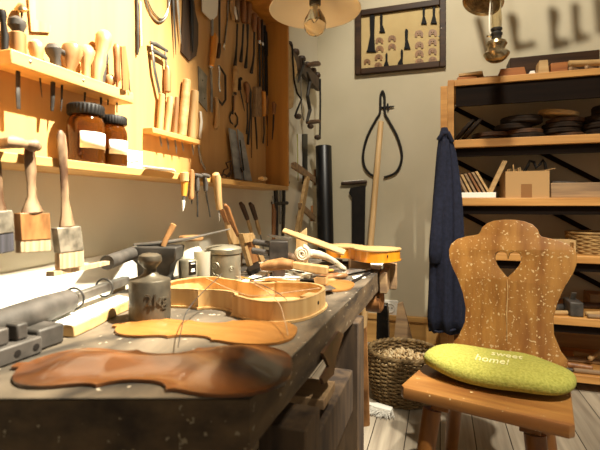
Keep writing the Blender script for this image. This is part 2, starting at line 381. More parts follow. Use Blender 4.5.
hg('shadow_strip', 'thin dark strip standing in for a shadow beside the white spatula', 'shadow_strip', [('blade', 'iron', [(217, -8, 1.6), (217, 30, 1.5), (217, 44, 1.2)], .6), ('handle', 'darkwood', [(217, 44, 1.6), (216, 52, 2.6), (215.4, 58, 1.8)])])  # dark strip laid in for a brown shadow on the board
hg('bent_scraper', 'thin bent steel hook scraper with a hooked tip at the top of the board', 'scraper', [('shank', 'steel', [(227, -6, 1), (226.3, 20, .9), (224, 40, .9), (223, 46, .9)]), ('tip', 'bright', [(223.4, 43, 1), (222.4, 47, 1.9), (223.6, 50, 1)], .5)])
hg('router_plane', 'round pale wooden-faced tool with a slotted white disc near the top of the board', 'hand router', [
    ('body', 'light', [(231, -6, 4.2), (230, 10, 4.2), (231, 20, 3)], .5), ('face', 'white', [(229.2, 8, 1.6, .018), (229.6, 14, 2.6, .018), (230.8, 20, 1.8, .018)], .3), ('slot', 'iron', [(229.5, 11, .8, .025), (230.3, 16, .9, .025)], .4)])
for i, (lb, hm, h0, h1, pts) in enumerate([
    ('straight gouge with its grip behind the white router disc', 'oldhandle', (235, -4, 2.4), (235, 22, 2.4), [(235, 24, 1), (234.4, 45, 1), (233.5, 56, 1.2), (232.6, 66, 2)]),
    ('brown-handled gouge just right of the white router disc near the top of the board', 'brown', (240.4, 2, 3), (241, 23, 2.4), [(240.6, 25, 1), (239.5, 45, 1), (238, 62, 1.8)]),
    ('gouge with a rounded handle and thick ferrule, third of the row of gouges', 'brown', (246, 5, 3.2), (245, 24, 2.2), [(244.6, 25, 1.4), (244.5, 45, .9), (243.6, 56, 1.1), (242.6, 68, 1.8)]),
    ('long gouge with a bulbous brown handle left of the black files', 'brown', (251.6, 15, 3), (251.3, 32, 1.6), [(251.5, 32, 1.1), (251, 55, 1), (249.6, 66, 1.2), (248.4, 73, 1.9)])]):
    hg('gouge', lb, 'gouge', [('handle', hm, [(h0[0], h0[1]-1, h0[2]*.7), h0, ((h0[0]+h1[0])/2, (h0[1]+h1[1])/2, h0[2]), h1]), ('blade', 'iron', pts)], 'gouges hung near the top of the board')
for i, (lb, m1, x, y0, y1, r) in enumerate([('brown-handled file with a bright ferrule, leftmost of the four long files', 'brown', 257, 18, 96, 2.0), ('slim file with a bright ring, second from the left of four long files', 'darkwood', 260.5, 20, 97, 1.7),
                                            ('black file, third from the left of the four long files', 'blackmat', 263, 26, 99, 1.9), ('black file nearest the cabinet side panel', 'blackmat', 264.6, 32, 100, 1.7)]):
    pr = [('handle', m1, [(x-.5, y0, r*.8), (x, y0+10, r), (x+.3, y0+24, r*.9)]), ('blade', 'iron' if i < 2 else 'blackmat', [(x+.3, y0+24, r*.9), (x+1, y1-4, r*.9), (x+1, y1, r*.7)], .5)]
    if i < 2: pr.append(('ferrule', 'bright', [(x+.2, y0+23, r), (x+.3, y0+26, r)]))
    hg('file', lb, 'file', pr, 'long files at the right of the board')
# second row
t = hg('bar_clamp', 'steel bar clamp with a turned wooden handle left of the chisel rack', 'clamp', [
    ('bar', 'steel', [(148.5, 46, 2.2), (151, 70, 2.2), (157, 98, 2)], .5), ('jaw', 'steel', [(147, 43, 2.2), (153, 45, 2.6), (164, 51.5, 1.6)], .7), ('jaw', 'steel', [(148.5, 51, 2.2), (157, 55, 2.4), (163, 59, 2)], .7),
    ('screw', 'bright', [(161.5, 50, .9), (162.2, 60, 1), (163, 66, 1.2)]), ('handle', 'pear', [(163, 66, 1.5), (164, 69, 2.8), (164.3, 73, 3.6), (164, 80, 3.8), (164, 92, 3.6)])])
hg('steel_template', 'grey curved steel profile plate with small holes right of the chisel rack', 'template', [
    ('plate', 'steel', [(197.5, 66), (206.5, 76), (205.6, 92), (206.8, 112), (202, 106), (197, 100), (198, 88)], 'slab:.003'), ('hole', 'blackmat', [(201.6, 80, .9, .0035), (201.7, 81, .9, .0035)], .1), ('hole', 'blackmat', [(203.6, 98, .9, .0035), (203.7, 99, .9, .0035)], .1)])
hg('coping_saw', 'small steel frame saw with one white arm and a wooden handle', 'frame saw', [
    ('frame', 'iron', [(216, 66, 1), (219, 70, 1), (222.6, 76, 1.1), (222.8, 100, 1.1), (219.4, 105, 1.1), (214.5, 99, 1)]), ('arm', 'bright', [(215.6, 66, 1), (216.6, 72, 1.2), (216, 84, 1), (217, 92, 1.4)]),
    ('handle', 'light', [(213.4, 98, 1.8), (214, 104, 2.6), (214.4, 116, 2.6), (213.6, 126, 3), (213, 129, 1.6)])])
hg('screwdriver', 'long grey flat-bladed screwdriver below the white spatula', 'screwdriver', [('blade', 'steel', [(208.6, 68, 2), (209.4, 90, 2), (209.4, 112, 2)], .5), ('ferrule', 'bright', [(208.6, 65.5, 2.4), (208.6, 68.5, 2.3)])])
hg('chisel', 'short fat pale chisel handle hung in the middle of the board', 'chisel', [('handle', 'tan', [(232.4, 67, 2.6), (232.4, 70, 3.3), (232, 92, 2.6)]), ('ferrule', 'iron', [(232, 92, 1.8), (232, 95, 1.6)]), ('blade', 'brown', [(231.6, 95, 1.4), (231, 110, 1.3)], .4)])
hg('bent_knife', 'slim dark bent knife with a black crook handle, middle of the board', 'knife', [('handle', 'blackmat', [(239, 79, 1.8), (237, 80, 2), (237.6, 90, 2)]), ('blade', 'iron', [(238.4, 91, 1.2), (241, 103, .9), (242.6, 111, .5)], .5)])
hg('graving_tool', 'turned brown handle with a knobbed top beside the dark bent knife', 'hand tool', [('handle', 'brown', [(243, 83, 2), (244, 85, 3), (244.4, 90, 2.8), (244.6, 98, 1.6), (244.4, 103, 1.8)]), ('shank', 'iron', [(244.4, 103, .9), (244.6, 122, .8), (243.8, 134, 1.1)])])
hg('forceps', 'pair of long forged iron tongs with looped ends on the board', 'tongs', [('arm', 'iron', [(248, 85, 1.6), (249.6, 92, 1.8), (249.4, 112, 1), (248.4, 130, 1.4), (247, 144, 2)], .5), ('arm', 'iron', [(249, 92, 1.2), (250.4, 112, .9), (250.6, 146, .6), (250.6, 158, .4)], .5)])
G2 = 'broad-handled chisels at the right of the board'
hg('chisel', 'grey-brown wide square-handled chisel left of the yellow-handled one', 'chisel', [('handle', 'oldboard', [(252.4, 87), (258, 87), (258.6, 117), (251.8, 117)], 'slab:.014'), ('blade', 'iron', [(254.6, 117, 1.6), (256, 136, 1.4), (256.4, 149, 1)], .4)], G2)
hg('chisel', 'yellow-handled chisel, brightest of the group near the cabinet side panel', 'chisel', [('handle', 'orange', [(261, 92, 2.4), (261.6, 104, 2.5), (261.4, 116, 2.2)]), ('blade', 'iron', [(261.4, 117, 1.5), (261.6, 134, 1.1), (260.6, 143, 1.6)], .4)], G2)
hg('chisel', 'dark brown chisel just right of the yellow-handled one', 'chisel', [('handle', 'brown', [(264.4, 96, 1.7), (264.8, 99, 1.9), (264.6, 114, 1.6)]), ('blade', 'iron', [(265.4, 116, 1.1), (266, 130, 1), (265.6, 146, .6)], .4)], G2)
hang('chisel', 'small dark chisel on the inner face of the cabinet side panel', 'chisel', ('y', 1.95), [('handle', 'brown', [(274, 103, 1.6), (275, 105, 2.2), (274.6, 114, 1.6)]), ('blade', 'iron', [(274.4, 115, .9), (274, 128, .9), (273, 140, .5)], .4)], G2, snap=1.95)
hg('ring_spanner', 'small iron tool with two open loops hung above the grey plates', 'spanner', [('loop', 'iron', [(230.5, 112, 1), (228.6, 117, 1), (229.6, 122, 1), (231.8, 124, 1)], .6), ('loop', 'iron', [(234, 113, 1), (236.6, 118, 1), (236.4, 124, 1.2), (234, 127, 1)], .6), ('shank', 'iron', [(232.4, 96, 1), (232.6, 106, 1), (231.4, 114, 1)])])
# chisel rack
rk = thing('chisel_rack', 'small pine block rack holding five chunky wooden chisel handles', 'tool rack', at(W, 175, 135))
pa, pb = at(('x', -.775), 153, 128), at(('x', -.775), 201, 143)
finish('rack', B().span((BX+.0005, pa.y, 1.1555), (-.775, pb.y, 1.1715)), 'rail', rk, bev=.002)
CP = ('x', -.793)
for i, (lb, x0, y0, x1, r, m) in enumerate([('slim chisel handle, leftmost in the small block rack', 162, 94, 160, 3.6, 'light'), ('pale chisel handle, second in the small block rack', 170.5, 97, 167, 3.6, 'light'),
                                         ('thin brown chisel handle in the middle of the small block rack', 177, 97, 175, 2.6, 'pear'), ('broad square pale handle with a worn face, fourth in the small block rack', 187, 80, 182, 5.2, 'tan'),
                                         ('broadest pale handle at the right end of the small block rack', 195, 91, 192, 5, 'light')]):
    p1 = at(CP, x1, 132+i*2.4); p0 = at(CP, x0, y0); k = zc(p1)/F
    p1.z = 1.172
    t = thing('chisel', lb, 'chisel', p1, 0, 'chisels in the small block rack')
    finish('handle', B().tube([p0, p0.lerp(p1, .5), p1], [r*k*.85, r*k*.95, r*k*.9], 12, V((1, 0, 0)), min(1, .016/(r*k)*.95), rnd=False), m, t, bev=.002)
    q = V((p1.x, p1.y, 1.155)); 
    finish('blade', B().tube([q, q+V((0, .006, -.02)), q+V((0, .008, -.03-.006*(i % 3)))], [.004, .0045, .002], 8, V((1, 0, 0)), .4), 'steel', t)
# long white knife beside the rack
hg('drawknife', 'white-bladed curved knife running down the board from the steel plate to the shelf', 'knife', [('handle', 'white', [(199, 112, 1.8), (200, 122, 2.2), (198.6, 138, 1.8)], .6), ('blade', 'bright', [(198, 140, 1.4), (197.6, 150, 1.6), (200, 162, 2), (204, 170, 2.2)], .3)])
# ------------------------------------------------------------ things on and below the lower shelf
def jar(name, label, px, X, r, h, lidh, fill):
    p = at(('x', X), px, 165); p.z = SH+.0003
    t = thing(name, label, 'jar', p)
    pr = [(r*.86, 0), (r*.97, .003), (r, .01), (r, h*.62), (r*.97, h*.7), (r*.86, h*.77), (r*.76, h*.82), (r*.76, h-lidh)]
    g = finish('glass_body', B().lathe(pr, p, seg=32), 'amber', t)
    finish('contents', B().lathe([(r*.9, .006), (r*.92, h*fill)], p, seg=24), 'liquid', g)
    seg = 120; L = B(); rs = []
    for rr, z in ((.93, h-lidh), (.96, h-lidh+.002), (.96, h-.004), (.90, h-.001), (.84, h)):
        rs.append([p+V((math.cos(2*PI*k/seg)*r*rr*(1+.025*(k//2 % 2)*(rr > .92)), math.sin(2*PI*k/seg)*r*rr*(1+.025*(k//2 % 2)*(rr > .92)), z)) for k in range(seg)])
    finish('lid', L.rings(rs), 'blackmat', t)
    # paper label wrapped round the glass
    a0 = math.atan2(-p.y-.0, -p.x) ; bb = B(); n = 16
    A = [bb.bm.verts.new(p+V((math.cos(a)*(r+.0006), math.sin(a)*(r+.0006), z))) for z in (h*.25, h*.52) for a in [a0-.30+1.75*k/n for k in range(n+1)]]
    for k in range(n): bb.bm.faces.new((A[k], A[k+1], A[n+2+k], A[n+1+k]))
    lb = finish('paper_label', bb, 'paper', t)
    md = lb.modifiers.new('solid', 'SOLIDIFY'); md.thickness = .0004; md.offset = 1
jar('glass_jar', 'large amber glass jar with black ribbed lid and blank white label on the lower shelf', 86, -.757, .0395, .134, .024, .5)
jar('glass_jar', 'smaller amber glass jar standing behind the large one on the lower shelf', 113.5, -.76, .032, .126, .021, .35)
# printed card leaning on the board
cp = ('x', -.785)
cd = thing('printed_card', 'small white printed card propped on the lower shelf beside the amber jars', 'card', at(cp, 132, 166))
b = px_slab(cp, [(122.5, 144), (142, 147), (141.5, 167.5), (122, 165)], .0015); dz = SH+.0004-min(v.co.z for v in b.bm.verts); b.bm.transform(M4.Translation((0, 0, dz))); finish('card', b, 'paper', cd)
b = B()
for i, (y, xs) in enumerate([(148.5, (125, 139)), (155.5, (125.5, 129)), (157, (130, 133.5)), (156, (134.5, 139)), (159.5, (126, 130)), (160.5, (131.5, 134)), (159.5, (135.5, 138.5)), (163, (128, 136))]):
    px_slab(('x', -.7833), [(xs[0], y), (xs[1], y+.3), (xs[1], y+1.3-.6*(i in (0, 7))), (xs[0], y+1-.6*(i in (0, 7)))], .0003, b)
b.bm.transform(M4.Translation((0, 0, dz))); MT['print'] = plain('faded_print', '#54442f', .8); finish('print', b, 'print', cd)
def onshelf(name, label, cat, parts, X=-.75, group=None):
    o = hang(name, label, cat, ('z', SH+.001), parts, group, snap=SH)
    return o
onshelf('folding_rule', 'white paper slip and thin steel rule lying on the lower shelf beside the printed card', 'rule', [('rule', 'paper', [(143, 166), (174, 169.6), (176, 172), (147, 169.5)], 'slab:.002'), ('blade', 'blackmat', [(150, 168.6, .6, .004), (170, 171.4, .6, .004)])])
t = onshelf('turned_spindle', 'turned dark wooden handle lying across the left end of the lower shelf', 'wooden handle', [('handle', 'oldhandle', [(-6, 152, 4), (4, 150, 6.2), (12, 149, 6.6), (20, 150, 5.6), (25, 151, 4), (28, 151.4, 5.4), (33, 152, 7), (37, 153, 5)])])
# tangle of small iron parts and the two grey plates
hang('iron_clip', 'tangle of thin rusty wire clips on the lower shelf left of the grey plates', 'wire clip', ('x', -.76), [
    ('wire', 'leather', [(222, 176, .8), (224, 170, .8), (228, 168, .8), (226, 163, .8), (231, 161, .8), (230.5, 172, .8), (226, 177, .8)]), ('wire', 'leather', [(219, 178, .8), (223, 174, .8), (229, 176.5, .8), (232, 170, .8)])])
hang('plane_iron', 'left one of two blue-grey steel plates leaning on the board above the shelf', 'steel plate', ('x', -.795), [('plate', 'bluegrey', [(228.2, 128), (235, 131), (242, 180), (234, 178)], 'slab:.005')])
hang('plane_iron', 'right one of two blue-grey steel plates, the one with a long hooked slot', 'steel plate', ('x', -.788), [('plate', 'bluegrey', [(236.6, 129), (242, 134), (251, 181), (243.5, 180)], 'slab:.005'),
    ('slot', 'blackmat', [(238.6, 140, .7, .006), (241, 160, .7, .006), (242.4, 170, .7, .006), (240.6, 172, .7, .006), (239.4, 168, .6, .006)])])
onshelf('wax_lump', 'small pale lump of wax near the right end of the lower shelf', 'wax lump', [('lump', 'tan', [(259, 180.6, 1.2), (262, 180.4, 2.2), (266, 181, 1.5)])])
# tools hooked over the shelf front edge
EP = ('x', -.69)
def edge(name, label, cat, parts, group=None): return hang(name, label, cat, EP, parts, group, snap=-.6995)
edge('corkscrew_awl', 'tool with a ringed wooden handle hung first from the shelf edge below the block rack', 'awl', [('handle', 'orange', [(183, 172, 3.4), (183.4, 177, 3.8), (183.3, 188, 3.2), (182.8, 196, 2.6)]), ('ring_grip', 'tan', [(183.2, 173, 4.5), (183.2, 181, 4.3)]),
    ('ferrule', 'steel', [(182.6, 196, 2.0), (182.4, 201, 1.6)]), ('tip', 'white', [(182.2, 201, 1.8), (182, 206, 1.6), (181.8, 211, .5)])])
edge('screwdriver', 'short brown bulb-ended wooden handle hung second from the shelf edge', 'screwdriver', [('handle', 'pear', [(191.6, 170, 2), (191.8, 175, 2.8), (191.4, 190, 2.5), (191, 196, 3.3), (191, 199, 2.6)]), ('shank', 'iron', [(191.4, 200, .8), (191.4, 204, .6)])])
for i, (lb, x0, x1, x2) in enumerate([('left of two grey T-handled gimlets hung from the shelf edge', 197.6, 197.6, 198), ('right of two grey T-handled gimlets hung from the shelf edge', 205, 206, 210.5)]):
    edge('gimlet', lb, 'gimlet', [('crossbar', 'cast', [(x0-3, 175, 1.8), (x0, 175.6, 2.4), (x0+4, 176.4, 2)]), ('grip', 'cast', [(x0, 178, 2), (x1, 184, 2.6), (x1, 191, 2)]), ('shank', 'iron', [(x1, 192, .9), (x2, 217, .8)])])
edge('chisel', 'long smooth pale wooden handle hung at the right of the shelf-edge tools', 'chisel', [('handle', 'light', [(214, 174, 3.6), (215.2, 178, 4.4), (216.6, 195, 3.8), (218, 209, 3.3)]), ('blade', 'bright', [(217.6, 210, 1.4), (218, 221, 1)], .4)])
# paint brushes
BP = ('x', -.69)
def brush(label, hp, fer, bri, fm, bm_, hm='oldhandle'):
    hb = px_tube(BP, hp, .55, 14)
    bs = [('handle', hm, hb)]
    for nm, mt, pts, th in (('ferrule', fm, fer, .016), ('bristles', bm_, bri, .013)):
        bb = px_slab(BP, pts, th); bb.bm.transform(M4.Translation((-th/2, 0, 0))); bs.append((nm, mt, bb))
    d = -.6995 - min(v.co.x for q in bs for v in q[2].bm.verts)
    base = at(BP, bri[2][0], bri[2][1]); base.x += d
    t = thing('paint_brush', label, 'brush', base)
    for nm, mt, bb in bs:
        bb.bm.transform(M4.Translation((d, 0, 0))); finish(nm, bb, mt, t, bev=.0015 if nm != 'handle' else 0)
brush('old flat paint brush with dark bristles hanging at the left edge, partly out of view', [(-3, 152, 3), (-2, 165, 4), (0, 200, 4.4), (2, 212, 6)], [(-10, 212), (10, 210), (12, 232), (-9, 235)], [(-9, 235), (12, 232), (12.5, 251), (-8, 255)], 'ferrule', 'bristledark')
brush('short-handled flat brush with brown wooden stock and tan bristles below the shelf', [(27.5, 143, 3), (28.5, 150, 5.6), (29, 160, 6.6), (30, 172, 6), (30.5, 184, 4.6), (31, 196, 5), (31, 204, 8), (31.5, 212, 12)], [(16, 213), (46, 213), (47, 239), (17, 241)], [(17, 240.5), (47, 238.5), (48, 251), (17, 253)], 'brushwood', 'bristle')
brush('long-handled flat brush with a stained metal ferrule, right of the short one', [(60, 131, 2.5), (61, 135, 5), (62.5, 150, 5.6), (64, 175, 4.4), (65, 200, 4.4), (66.5, 215, 6.5), (67, 226, 9)], [(54, 228), (78, 226), (81, 250), (57, 253)], [(57, 253), (81.5, 250), (82, 266), (57, 270)], 'ferrule', 'bristle')
# narrow board, wall rail with hooks and the things hung on it (left wall beyond the cabinet)
Y0, Y1 = 1.985, 2.86
wr = thing('peg_rail', 'dark wooden peg rail on the white wall between the tool cabinet and the corner', 'peg rail', (WL, 2.4, 1.735))
finish('rail', B().span((WL+.03, Y0, 1.735), (WL+.06, Y1, 1.815)), 'darkwood', wr, bev=.003)
for Y in (2.1, 2.8): finish('bracket', B().span((WL, Y, 1.75), (WL+.0295, Y+.04, 1.80)), 'darkwood', wr)
for Y in (2.24, 2.36, 2.48, 2.6, 2.72, 2.82):
    finish('peg', B().lathe([(.016, 0), (.024, .008), (.026, .02), (.02, .034), (.006, .04)], (WL+.045, Y, 1.8155), (0, 0, 1), 14), 'darkwood', wr)
WP = ('x', WL+.072)
def wh(name, label, cat, parts, group=None): return hang(name, label, cat, WP, parts, group, snap=WL+.0605)
wh('template', 'long orange-brown wooden template hung right beside the cabinet', 'template', [('template', 'tan', [(288.6, 42), (291.5, 47), (297, 64), (298, 72), (294, 84), (294.6, 97), (293.5, 107), (291, 109), (288.4, 106)], 'slab:.008')])
def rod(label, pts, ball, rb):
    wh('bent_rod', label, 'bent rod', [('rod', 'blackmat', [(x, y, 1) for x, y in pts]), ('ball', 'darkwood', [(ball[0]-rb*.5, ball[1], rb*.8), (ball[0], ball[1], rb), (ball[0]+rb*.5, ball[1], rb*.8)])])
rod('angular bent black rod with a round knob, nearest the cabinet', [(291, 45), (293, 80), (296, 93), (300.5, 99.5), (297, 108), (294, 116)], (297, 116.5), 3)
rod('thin straight dark rod with a round knob at its end, nearest the corner', [(319, 79), (319.2, 100), (319, 128), (318.8, 136)], (316.6, 137.4), 2.8)
wh('turn_screw', 'dark twisted iron tool with a paddle handle hung between the bent rods', 'hand tool', [('shank', 'iron', [(306, 72, 1), (309, 82, 2), (306.4, 96, 1.8), (309, 110, 2), (306, 122, 1.4)]), ('paddle', 'leather', [(306, 122.6, 1.6), (311, 122, 2.4), (318, 121.4, 2)]), ('knob', 'darkwood', [(308, 126, 2), (309.4, 126.4, 2.8), (311, 126.4, 2)])])
wh('bow_clamp', 'dark clamp with a flat wooden wing sticking out of the peg rail', 'clamp', [('wing', 'leather', [(308, 65, 1.8), (314, 64, 2.8), (319, 63.6, 2.6), (320.5, 64, 1.4)], .5), ('shank', 'iron', [(303, 58, 1.2), (304, 66, 1.4), (300, 76, 1.2), (298.5, 82, .8)])])
wh('wire_hook', 'thin pale wire hook hung from the middle of the peg rail', 'hook', [('wire', 'steel', [(302, 76, .6), (302.4, 96, .6), (303, 112, .6), (305, 120, .6)])])
hang('edge_strip', 'upright pale strip with green line and black band, hung on the wall beside the cabinet', 'strip', ('x', WL+.001), [('pale_strip', 'paper', [(296.5, 134), (301, 134), (301.6, 182), (297, 182)], 'slab:.006'), ('green_line', 'green', [(296.4, 134, .5, .007), (297, 181, .5, .007)]), ('black_band', 'tube', [(301.6, 134), (306.6, 134), (306.4, 184), (301.8, 184)], 'slab:.008')], snap=WL)
hang('wooden_cramp', 'old wooden cramp frame with two slanted crossbars on the wall by the corner', 'cramp', ('x', WL+.03), [
    ('crossbar', 'oldboard', [(291, 163), (293, 162), (316, 179), (315.6, 184), (291, 168)], 'slab:.016'), ('crossbar', 'oldboard', [(298, 203), (300, 203), (313.6, 216), (313, 221.5), (298, 208)], 'slab:.016'),
    ('upright', 'tan', [(304.5, 176), (307, 178), (297.6, 232), (294.4, 232)], 'slab:.02'), ('jaw', 'brown', [(315, 169.5, 1.4), (315, 185, 1.4)]), ('jaw', 'brown', [(312, 206, 1.4), (311.6, 221, 1.4)])])
hang('iron_clamp', 'dark iron clamp with two bars hung just past the right end of the shelf', 'clamp', ('x', WL+.06), [('bar', 'iron', [(284, 180, 2), (285, 205, 2), (285, 236, 2)]), ('bar', 'iron', [(292, 181, 1.7), (292, 208, 1.8), (291, 236, 1.6)]), ('jaw', 'iron', [(278, 182, 1.6), (286, 181, 2), (296, 182.4, 2)]),
    ('jaw', 'iron', [(281, 203, 1.6), (287, 203.4, 2), (295, 203, 1.8)]), ('screw', 'steel', [(288.6, 184, 1), (288.6, 224, 1)])], snap=WL)
hang('chisel', 'brown-handled chisel standing before the dark iron clamp by the shelf end', 'chisel', ('x', WL+.09), [('handle', 'brown', [(273, 204, 1.6), (274, 212, 2.4), (273.6, 230, 2.2), (273.4, 240, 2)]), ('blade', 'steel', [(272.6, 196, .8), (273, 204, 1)])])
# ------------------------------------------------------------ corner and back wall
cb = at(('y', 2.76), 328, 330); ct = at(('y', 2.80), 323.5, 146)
t0 = V((cb.x, 2.76, .001))
tt = thing('storage_tube', 'thick glossy black tube standing in the corner behind the workbench', 'tube', t0)
ax = (ct-t0)
tb_ = B().lathe([(.054, .003), (.054, ax.length-.004), (.051, ax.length), (.046, ax.length), (.046, ax.length-.03)], t0, ax, 32); finish('tube', tb_, 'tube', tt)
YB = ('y', WB)
hang('back_saw', 'dark saw with a crossbar handle hung upright on the back wall beside the black tube', 'saw', ('y', WB-.0), [('blade', 'blackmat', [(351, 188), (362, 186), (366, 186), (365, 250), (352.6, 250), (352.4, 198), (349.4, 193)], 'slab:.006'), ('handle', 'darkwood', [(342, 183.6, 1.6), (350, 183.2, 1.8), (362, 182.2, 2), (367, 182, 1.6)]), ('edge', 'paper', [(344, 181.6, .4), (364, 180, .4)])], snap=WB)
cal = thing('hanging_calliper', 'large black iron calliper loop hung open on the back wall', 'calliper', at(YB, 382, 176))
YC = ('y', WB-.012)
for nm, pts in (('arm', [(382.6, 91, 1.3), (380.6, 96, 1.2), (380, 112, 1.2), (376.4, 119, 1.2), (368, 135, 1.3), (363.4, 152, 1.3), (364, 165, 1.3), (369, 173, 1.2), (375, 176.4, 1)]), ('arm', [(382.6, 91, 1.3), (384.6, 97, 1.2), (385, 113, 1.2), (389, 121, 1.2), (397, 136, 1.3), (401.6, 152, 1.3), (400.6, 164, 1.3), (395, 173, 1.2), (384, 177.4, 1)])):
    finish(nm, px_tube(YC, cr(pts), 1, 8), 'blackmat', cal)
finish('wing_screw', px_tube(YC, [(381, 107.4, .9), (388, 107, .9), (394, 106.4, .7)], 1, 8), 'blackmat', cal); finish('wing_nut', px_tube(YC, [(387.6, 103.6, .9), (388.4, 110.4, .9)], 1, 8), 'blackmat', cal)
finish('nail', B().tube([at(YB, 382.6, 90.5), at(('y', WB-.02), 382.6, 90.5)], .003, 8), 'iron', cal)
dt = at(('y', 2.97), 381, 122); dbm = at(('y', 2.8), 366, 300); dd = (dt-dbm); db0 = dbm + dd*((.012-dbm.z)/dd.z)
solid('wooden_dowel', 'long pale round wooden dowel leaning against the back wall', 'dowel', B().tube([db0, dt], [.021, .019], 14), 'dowel')
# picture frame
FR = ('y', WB-.002)
fx0, fx1 = at(YB, 356, 40).x, at(YB, 446, 40).x
fz1, fz0 = at(YB, 400, 6.5).z, at(YB, 400, 72).z
fr = thing('framed_display', 'dark framed display of violin tailpieces and bridges on the back wall', 'framed display', ((fx0+fx1)/2, WB, fz0))
fw = .04
finish('frame', B().span((fx0, WB-.035, fz0), (fx0+fw, WB-.001, fz1)).span((fx1-fw, WB-.035, fz0), (fx1, WB-.001, fz1)).span((fx0+fw, WB-.035, fz0), (fx1-fw, WB-.001, fz0+fw)).span((fx0+fw, WB-.035, fz1-fw), (fx1-fw, WB-.001, fz1)), 'framewood', fr, bev=.004)
finish('mat_board', B().span((fx0+fw, WB-.012, fz0+fw), (fx1-fw, WB-.001, fz1-fw)), 'mat', fr)
FI = ('y', WB-.0122)
sx = 350; K = 5.62
def fp(x, y): return (sx+x/K, y/K)
for x0, y0, x1, y1, w0, w1 in [(126, 82, 120, 295, 14, 28), (177, 83, 182, 185, 8, 17), (318, 166, 322, 278, 9, 19), (415, 40, 416, 138, 7, 17), (472, 30, 471, 136, 8, 19), (206, 300, 205, 375, 6, 15), (292, 280, 284, 368, 7, 17)]:
    pts = [(x0-w0*.5, y0), (x0+w0*.5, y0), (x0+w0, y0+12), (x0+w0*.8, y0+(y1-y0)*.55), (x1+w1*.75, y1-14), (x1+w1, y1), (x1-w1, y1), (x1-w1*.75, y1-14), (x0-w0*.8, y0+(y1-y0)*.55), (x0-w0, y0+12)]
    finish('tailpiece', px_slab(FI, [fp(*q) for q in pts], .012), 'ebony', fr, bev=.002)
for x, y in [(166, 230), (168, 276), (162, 324), (160, 370), (97, 348), (237, 218), (237, 264), (388, 192), (390, 256), (390, 303), (391, 350), (465, 186), (464, 238), (464, 290), (466, 340)]:
    s = 1 if x < 300 else 1.1; s *= .85 if x == 97 else 1
    ol = [(-20, 16), (-22, 0), (-17, -12), (-6, -18), (6, -18), (17, -12), (22, 0), (20, 16), (9, 16), (8, 6), (-8, 6), (-9, 16)]
    pts = [fp(x+q[0]*s, y+q[1]*s) for q in ol]
    P = [at(FI, *q) for q in pts]
    q0 = P[0]; mt = M4(((1, 0, 0, 0), (0, 0, 1, 0), (0, 1, 0, 0), (0, 0, 0, 1)))
    lp = [(p.x, p.z) for p in P]
    c = (sum(a for a, _ in lp)/12, sum(a for _, a in lp)/12); r = .006*s
    hole = [[(c[0]+dx*r+math.cos(2*PI*k/8)*r*.55, c[1]+r*.6+math.sin(2*PI*k/8)*r*.55) for k in range(8)] for dx in (-1.1, 1.1)]
    bb = loops2d([lp]+hole, .006, M4.Translation((0, WB-.0155, 0)) @ mt)
    finish('violin_bridge', bb, 'bridge', fr)
for x, y in [(505, 50), (512, 160), (500, 205)]: finish('frame_nail', B().lathe([(.005, 0), (.005, .002), (.002, .004)], at(('y', WB-.035), *fp(x, y)), (0, -1, 0), 8), 'steel', fr)
# power socket
so = thing('power_socket', 'white wall power socket above the baseboard behind the bench', 'power socket', at(YB, 391, 318))
pc = at(YB, 390.5, 307.5)
finish('plate', B().box((pc.x, WB-.006, pc.z), (.105, .012, .105)), 'white', so, bev=.004)
finish('insert', B().lathe([(.032, 0), (.032, .006), (.028, .006), (.026, .0015)], (pc.x, WB-.012, pc.z), (0, -1, 0), 24), 'white', so)
for d in (-.011, .011): finish('pin_hole', B().lathe([(.004, 0), (.004, .0022)], (pc.x+d, WB-.0135, pc.z), (0, -1, 0), 8), 'blackmat', so)
# ------------------------------------------------------------ workbench
BZ = .72; BT = .065
bc = [cw((250-HX)/F*.515, .515), None]
p0 = cw(-.06, .515); p1 = at(('z', BZ), -20, 398); e = (p1-p0); p1 = p0+e*((-.815-p0.x)/e.x)
p2 = V((-.815, 1.93, 0)); p3 = V((-.20, 1.58, 0))
# worn top: subdivided outline, slightly wavy right edge
wb = thing('workbench', 'heavy worn wooden workbench with thick grey top along the left wall', 'workbench', (-.5, .95, 0))
n = 26; edge_pts = []
for i in range(n+1):
    t = i/n; p = p0.lerp(p3, t)
    edge_pts.append(V((p.x + (random.uniform(-.0012, .0012) if 0 < i < n else 0), p.y, 0)))
outline = [V((p.x, p.y, BZ-BT)) for p in edge_pts] + [V((p2.x, p2.y, BZ-BT)), V((p1.x, p1.y, BZ-BT))]
finish('bench_top', B().prism(outline, (0, 0, BT-.0035)), 'benchside', wb)
finish('worn_surface', B().prism([V((p.x, p.y, BZ-.0032)) for p in outline], (0, 0, .0032)), 'bench', wb, bev=.002)
LT = BZ-BT-.0005
for x, y in ((-.228, 1.11), (-.76, 1.115), (-.76, .5)):
    finish('leg', B().span((x-.035, y-.04, 0), (x+.035, y+.04, LT)), 'benchleg', wb, bev=.004)
finish('leg', B().span((-.40, .50, 0), (-.33, .58, LT)), 'benchleg', wb, bev=.004)
finish('stretcher', B().span((-.262, .52, .43), (-.208, 1.0745, .535)), 'benchleg', wb, bev=.004)
finish('apron', B().span((-.80, 1.47, LT-.10), (-.32, 1.51, LT)), 'benchleg', wb, bev=.003)
finish('leg', B().span((-.36, 1.515, 0), (-.29, 1.575, LT)), 'benchleg', wb, bev=.004)
# tail vise at the far corner
vq = at(('z', .655), 377, 300)
vz = finish('vise_jaw', B().span((-.1985, 1.49, .645), (-.172, 1.60, .72)).span((-.1985, 1.6005, .64), (-.15, 1.635, .735)), 'oldboard', wb, bev=.004)
finish('vise_screw', B().tube([(-.285, 1.54, .61), (-.25, 1.54, .61), (-.248, 1.54, .61), (-.1995, 1.54, .61)], [.02, .02, .040, .042], 18), 'brown', wb)
